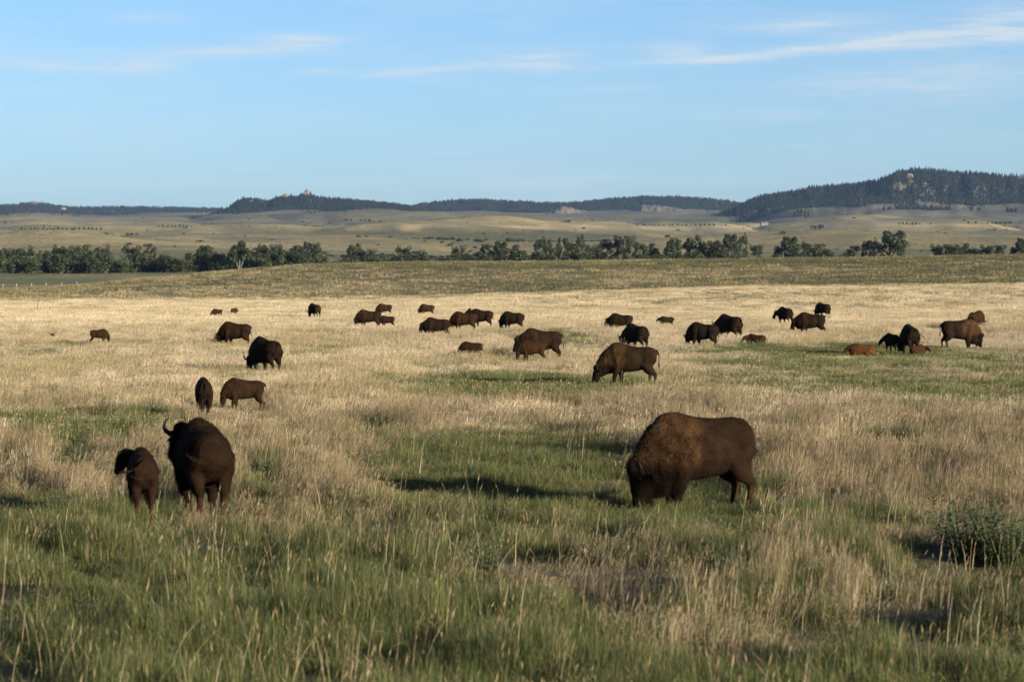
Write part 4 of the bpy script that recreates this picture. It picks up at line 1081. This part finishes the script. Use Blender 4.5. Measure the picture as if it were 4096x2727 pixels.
# ------------------------------------------------------------------ grass
STRAW = [(.36, .30, .185), (.31, .25, .148), (.40, .345, .232), (.26, .20, .125), (.33, .268, .18)]
GREENS = [(.078, .100, .028), (.105, .122, .036), (.050, .070, .024), (.135, .14, .052), (.062, .085, .038)]
def tuft(seed, n, radius, h0, h1, width, bend, cols, wind=.10, heads=0.0, headcol=(.46, .33, .22), seg=3, headw=3.0, headlen=.16, arch=0.0):
    """one clump of blades and stems; every blade bends its own way"""
    rg = np.random.default_rng(seed); V, F, C = [], [], []
    for k in range(n):
        a = rg.uniform(0, 6.283); r = radius * math.sqrt(rg.uniform(0, 1))
        b = np.array([math.cos(a) * r, math.sin(a) * r, -.02])
        h = rg.uniform(h0, h1); la = rg.uniform(0, 6.283); q = abs(rg.normal(0, bend))
        lean = np.array([math.cos(la) * q + wind, math.sin(la) * q, 0])
        if arch and rg.uniform() < arch: lean = lean * 4.0
        fa = rg.uniform(0, 3.1416); sd = np.array([math.cos(fa), math.sin(fa), 0])
        col = np.array(cols[int(rg.integers(0, len(cols)))]) * rg.uniform(.75, 1.25)
        i0 = len(V)
        for s in range(seg + 1):
            t = s / seg
            p = b + np.array([0, 0, h * (t - .28 * min(1, np.linalg.norm(lean)) * t * t)]) + lean * h * t * t
            w = width * (1 - .75 * t) * .5
            V.extend([p - sd * w, p + sd * w]); C.extend([col, col])
        for s in range(seg): F.append((i0 + 2 * s, i0 + 2 * s + 1, i0 + 2 * s + 3, i0 + 2 * s + 2))
        if rg.uniform() < heads:
            hc = np.array(headcol) * rg.uniform(.75, 1.2); hw = width * headw * .5 * rg.uniform(.7, 1.2)
            t0 = 1 - headlen * rg.uniform(.7, 1.3)
            pa = b + np.array([0, 0, h * (t0 - .28 * min(1, np.linalg.norm(lean)) * t0 * t0)]) + lean * h * t0 * t0
            for ang in (0, 1.57):
                s2 = np.array([math.cos(fa + ang), math.sin(fa + ang), 0]); mid = pa * .45 + p * .55; top = p + (p - pa) * .25
                j = len(V); V.extend([pa, mid - s2 * hw, top, mid + s2 * hw]); C.extend([hc] * 4); F.append((j, j + 1, j + 2, j + 3))
    return mesh_obj('tuft', V, F, M['grass'], link=False, attrs={'col': np.array(C)})

# near, middle, far clumps of dry grass, then of green grass
SG = STRAW + [(.19, .18, .075), (.14, .15, .06)]
NEARDRY = [(.29, .228, .14), (.19, .145, .092), (.33, .262, .165), (.11, .092, .045), (.051, .060, .021), (.064, .066, .027)]
PALE = [(.43, .365, .25), (.385, .315, .205), (.46, .395, .28)]; TAN = [(.335, .27, .172), (.27, .21, .138), (.36, .288, .2)]
OLIVE = [(.244, .217, .107), (.171, .171, .073), (.329, .268, .159)]; MIXED = STRAW + [(.232, .220, .091), (.171, .183, .073)]
DRY = [tuft(200 + i, 36, .17, .22, .60, .0045, .20, NEARDRY * 2 + [tuple(.72 * q for q in t) for t in c[:2]], .10, .35, (.20, .155, .095)) for i, c in enumerate((PALE, TAN, OLIVE, MIXED))] + \
      [tuft(210 + i, 62, .40, .15, .47, .010, .22, c, .18, .35, hc, headw=2.2) for i, (c, hc) in enumerate(((PALE, (.36, .295, .20)), (TAN, (.28, .22, .148)), (OLIVE, (.25, .20, .12)), (MIXED, (.32, .26, .175))))] + \
      [tuft(220 + i, 75, .85, .12, .35, .024, .22, c, .2, .25, (.40, .33, .22), seg=2, headw=1.8) for i, c in enumerate((PALE, TAN + PALE[:1], OLIVE + TAN[:1], MIXED))]
NEARG = [(.060, .082, .019), (.082, .102, .026), (.034, .052, .014), (.108, .118, .038), (.044, .064, .024), (.022, .034, .011), (.028, .042, .013), (.12, .10, .05), (.18, .145, .08)]
GRN = [tuft(300 + i, 60, .17, .12, .40, .0055, .36, NEARG, .06, .02, (.20, .16, .09), headw=2.0) for i in range(4)] + \
      [tuft(310 + i, 75, .38, .12, .36, .012, .3, [(.055, .075, .02), (.075, .092, .027), (.04, .056, .018), (.10, .105, .04), (.045, .064, .03), (.15, .13, .06)], .08, .04, (.25, .2, .12)) for i in range(4)] + \
      [tuft(320 + i, 70, .85, .08, .22, .028, .3, [(.06, .078, .024), (.08, .092, .03), (.10, .1, .042), (.16, .14, .07)], .08, 0, seg=2) for i in range(4)]
# tall single stems with plump seed heads, arching leaves
STM = [tuft(400 + i, 3, .22, .40, .75, .005, .16, STRAW[1:4] + GREENS[3:4], .10, .8, (.30, .23, .125), seg=4, headw=3.0, headlen=.2, arch=.15) for i in range(4)] + \
      [tuft(410 + i, 3, .18, .5, .85, .006, .22, STRAW[:3], .05, .2, seg=6, arch=.7) for i in range(3)]
cd = new_coll('dry_tuft', DRY); cg = new_coll('green_tuft', GRN); cs = new_coll('stem_tuft', STM)

def in_view_points(y0, y1, dens, rg, margin=1.16, extra=2.5):
    hw = lambda y: .5 * 4096 / FPX * y * margin + extra
    A = (hw(y0) + hw(y1)) * (y1 - y0)
    n = int(A * dens)
    y = rg.uniform(y0, y1, int(n * 1.6)); x = rg.uniform(-1, 1, len(y)) * hw(y1)
    k = np.abs(x) < hw(y); x, y = x[k][:n], y[k][:n]
    return x, y

rg = np.random.default_rng(77)
PD, PG, PS = [], [], []
def layer(y0, y1, dens, lod, sc, keepf):
    x, y = in_view_points(y0, y1, dens, rg)
    k = rg.uniform(0, 1, len(x)) < keepf(y); x, y = x[k], y[k]
    z = land(x, y); g = greenness(x, y, z)
    isg = rg.uniform(0, 1, len(x)) < 1.04 * g ** .7
    keep = np.ones(len(x), bool)
    if lod == 0: keep = rg.uniform(0, 1, len(x)) < np.clip(.75 + 1.5 * fbm(x / 1.15 + 13, y / 1.7, oct=3) + .8 * shortness(x, y, z), .35, 1)
    dk = np.digitize(fbm(x / 4.5 + 71, y / 9, oct=4) + .22 * rg.normal(0, 1, len(x)), [-.12, .06, .22])
    dk = np.array([0, 3, 1, 2])[dk]
    vig = np.clip(.85 + .85 * fbm(x / 1.6, y / 2.4, oct=3) + .4 * fbm(x / 7, y / 11 + 4, oct=2), .3, 1.6)           # uneven growth
    sh = shortness(x, y, z)
    if lod == 0:                                     # tall clumps and open hollows close by
        cf = fbm(x / 1.15 + 13, y / 1.7, oct=3)
        vig = np.clip(.72 + (1.55 - .8 * sh) * cf + .35 * fbm(x / 7, y / 11 + 4, oct=2), .2, 1.9)
    vig = vig * (1 - .5 * sh)
    for m, dest in ((~isg & keep, PD), (isg & keep, PG)):
        q = int(m.sum())
        hs = vig[m] * rg.uniform(.75, 1.2, q) * (1 - (.5 if dest is PD else .05) * g[m])
        dest.append((x[m], y[m], z[m], rg.uniform(0, 6.283, q), sc * rg.uniform(.85, 1.2, q), sc ** .3 * hs, lod * 4 + (dk[m] if dest is PD else rg.integers(0, 4, q)), lod))
    if lod < 2 and y0 < 100:
        k = rg.uniform(0, 1, len(x)) < np.where(y < 40, .045, .028) * (1 - shortness(x, y, z) * .6) * (1 - smooth(100, 130, y))
        kind = np.where(rg.uniform(0, 1, k.sum()) < .75, rg.integers(0, 4, k.sum()), rg.integers(4, 7, k.sum()))
        PS.append((x[k], y[k], z[k], rg.uniform(-.8, .8, k.sum()), np.ones(k.sum()), rg.uniform(.6, 1.05, k.sum()), kind, lod))
one = lambda y: np.ones_like(y)
layer(20, 44, 40, 0, 1.0, one)
layer(44, 105, 30, 0, 1.05, lambda y: 1 - smooth(55, 105, y))
layer(55, 130, 9.5, 1, 1.0, lambda y: smooth(52, 100, y))
layer(130, 240, 4.6, 1, 1.2, lambda y: 1 - smooth(195, 240, y))
layer(190, 330, 1.5, 2, 1.0, lambda y: smooth(185, 240, y))
layer(330, 470, .75, 2, 1.15, one)
x, y = in_view_points(44, 70, 24, rg)               # close turf where the animals graze
z = land(x, y); k = (rg.uniform(0, 1, len(x)) < shortness(x, y, z) * 1.2) & (rg.uniform(0, 1, len(x)) < greenness(x, y, z) * 1.4); x, y, z = x[k], y[k], z[k]; q = len(x)
PG.append((x, y, z, rg.uniform(0, 6.283, q), rg.uniform(.9, 1.3, q), np.clip(.5 + .5 * fbm(x / .8, y / 1.1, oct=2) + .12 * rg.normal(0, 1, q), .2, 1.1), rg.integers(0, 4, q), 0))
def emit(name, lst, coll, label):
    x = np.concatenate([a[0] for a in lst]); y = np.concatenate([a[1] for a in lst]); z = np.concatenate([a[2] for a in lst])
    rz = np.concatenate([a[3] for a in lst]); s = np.concatenate([a[4] for a in lst]); h = np.concatenate([a[5] for a in lst]); vi = np.concatenate([a[6] for a in lst])
    n = len(x); print(name, n)
    # wind leans the stems one way: turn the clumps only a little, mirror half of them across the wind
    rz = (rz - 3.14) * .28 if name != 'green_grass' else rz
    fl = np.where(np.random.default_rng(3).uniform(0, 1, n) < .5, -1, 1)
    scatter(name, np.stack([x, y, z - .015], 1), np.stack([np.zeros(n), np.zeros(n), rz], 1), np.stack([s, s * fl, h], 1), vi, coll, label, 'grass')
emit('dry_grass', PD, cd, 'tall straw coloured dry prairie grass leaning in the wind')
emit('green_grass', PG, cg, 'short green grass growing in patches through the prairie')
emit('seed_stems', PS, cs, 'tall single grass stems with plump seed heads and arching leaves')

# low turf clumps on the ridge slope
RT = new_coll('ridge_tuft', [tuft(500 + i, 60, 1.6, .15, .42, .06, .3, c, .1, 0, seg=2) for i, c in enumerate(([(.25, .20, .115), (.20, .165, .09), (.13, .118, .06)], [(.23, .185, .105), (.18, .145, .08)], [(.07, .07, .028), (.05, .055, .022), (.1, .095, .045)], [(.055, .056, .024), (.08, .075, .035)]))])
x, y = in_view_points(440, 690, .16, rg)
z = land(x, y); hh = np.clip((z - 1.2) / 5.5, 0, 1); u_ = project(x, y, z)[0] / DU
t = np.clip(.62 - .38 * hh - .25 * smooth(900, 2100, u_) * hh + .75 * fbm(x / 26, y / 34, oct=4) + .25 * rg.normal(0, 1, len(x)), 0, 1)
dryk = rg.uniform(0, 1, len(x)) < t
vi = np.where(dryk, rg.integers(0, 2, len(x)), rg.integers(2, 4, len(x)))
n = len(x)
scatter('ridge_grass', np.stack([x, y, z - .02], 1), np.stack([0 * x, 0 * x, rg.uniform(0, 6.28, n)], 1), np.stack([rg.uniform(.7, 1.4, n)] * 2 + [rg.uniform(.6, 1.3, n)], 1), vi, RT, 'short mottled olive and tan turf on the low ridge', 'grass')

M['green_stem'] = plain('green_stem', (.05, .07, .025), .8, .3, 12.0)
# broad-leaved weeds and dark leafy bushes in the near grass
def weed_kind(seed, n, size, cols, h, spread):
    r2 = np.random.default_rng(seed); SV, SF, V, F, C = [], [], [], [], []
    for k in range(n):
        a = r2.uniform(0, 6.283); q = r2.uniform(.2, 1) * spread; tip = np.array([math.cos(a) * q, math.sin(a) * q, h * r2.uniform(.7, 1.1)])
        v, f = tube([(tip[0] * .2, tip[1] * .2, -.03), tuple(tip * np.array([.7, .7, .55])), tuple(tip)], [.006, .005, .002], 5)
        b = len(SV); SV += v; SF += [tuple(i + b for i in g) for g in f]
        m = 18
        for j in range(m):
            t = .25 + .75 * j / (m - 1); p = np.array([tip[0] * (.2 + .8 * t), tip[1] * (.2 + .8 * t), tip[2] * t])
            la = r2.uniform(0, 6.283); d = np.array([math.cos(la), math.sin(la), r2.uniform(-.1, .5)]); d /= np.linalg.norm(d)
            w = np.cross(d, [0, 0, 1.0]); w /= np.linalg.norm(w); s = size * r2.uniform(.6, 1.2) * (1.1 - .4 * t)
            c = np.array(cols[int(r2.integers(0, len(cols)))]) * r2.uniform(.75, 1.25)
            i = len(V); V.extend([p, p + d * s * .5 - w * s * .2, p + d * s, p + d * s * .5 + w * s * .2]); C.extend([c] * 4); F.append((i, i + 1, i + 2, i + 3))
    return (mesh_obj('stem', SV, SF, M['green_stem'], link=False).data, mesh_obj('foliage', V, F, M['leaf'], link=False, attrs={'col': np.array(C)}).data)
DKG = [(.030, .040, .014), (.042, .050, .018), (.022, .030, .011), (.06, .058, .028)]; MDG = [(.07, .11, .03), (.09, .13, .04)]; GRY = [(.11, .13, .10), (.15, .165, .135)]
WK = [weed_kind(700 + i, 34, .12, DKG, .60, .38) for i in range(2)] + [weed_kind(710 + i, 9, .10, MDG, .34, .26) for i in range(2)] + [weed_kind(720 + i, 9, .05, GRY, .40, .16) for i in range(2)]
def ground_at(u, row, hgt=0.0):
    d = FPX * (EYE - hgt) / (row * DU - YH); x, y = col_xy(u, d); return x, y
WEEDS = []
for (u, row, w, h, k, lb, g) in (
    [(2225, 1285, 1.7, 1.35, 0, 'dark leafy bush, larger of two standing in the shaded grass', None), (2325, 1295, 1.7, 1.2, 1, 'dark leafy bush, smaller of two at the edge of the shaded grass', None)] +
    [(u, r, 1.2, 1.05, 2 + i % 2, 'low broad-leaved green weed in the pale grass behind the shaded patch', 'broad-leaved weeds in the pale grass') for i, (u, r) in enumerate(((780, 1000), (812, 1003), (846, 986), (866, 983), (884, 988), (905, 1006), (925, 1008), (945, 1006), (1010, 1025)))] +
    [(u, r, 1.0, 1.0, 4 + i % 2, 'pale grey-green sage sprig standing in the near grass', 'sage sprigs') for i, (u, r) in enumerate(((1505, 1420), (1530, 1440), (1515, 1470), (1660, 1395), (1850, 1190), (1700, 1160), (860, 1470), (880, 1130), (1680, 1420), (300, 1540), (1215, 1080), (2050, 1345), (590, 1400)))] +
    [(u, r, 1.1, 1.3, i % 2, 'dark green upright weed clump in the dry grass', 'dark weed clumps') for i, (u, r) in enumerate(((170, 1070), (600, 1110), (185, 1045), (40, 1090), (1655, 1350), (1840, 1010), (1120, 1330)))]):
    x, y = ground_at(u, row)
    q_ = .72 if 'clump' in lb else 1.0
    plant('bush' if 'bush' in lb else ('sage_sprig' if 'sage' in lb else 'weed'), WK[k], ('stem', 'foliage'), x, y, w * q_, h * q_, rt.uniform(0, 6.28), lb, 'bush' if 'bush' in lb else 'weed', g)

# ------------------------------------------------------------------ air: far things fade to blue
def haze_box(density):
    v, f = box(-16000, 16000, -16000, 16000, -30, 560)
    o = mesh_obj('haze', v, f)
    m = bpy.data.materials.new('haze_air'); m.use_nodes = True; n = m.node_tree.nodes; n.clear()
    out = n.new('ShaderNodeOutputMaterial'); pv = n.new('ShaderNodeVolumePrincipled')
    pv.inputs['Color'].default_value = (.34, .58, 1.0, 1); pv.inputs['Density'].default_value = density; pv.inputs['Anisotropy'].default_value = .0
    m.node_tree.links.new(pv.outputs[0], out.inputs['Volume']); o.data.materials.append(m)
    tag(o, 'thin blue air over the whole plain', 'haze', None, 'stuff')
haze_box(1.25e-5)
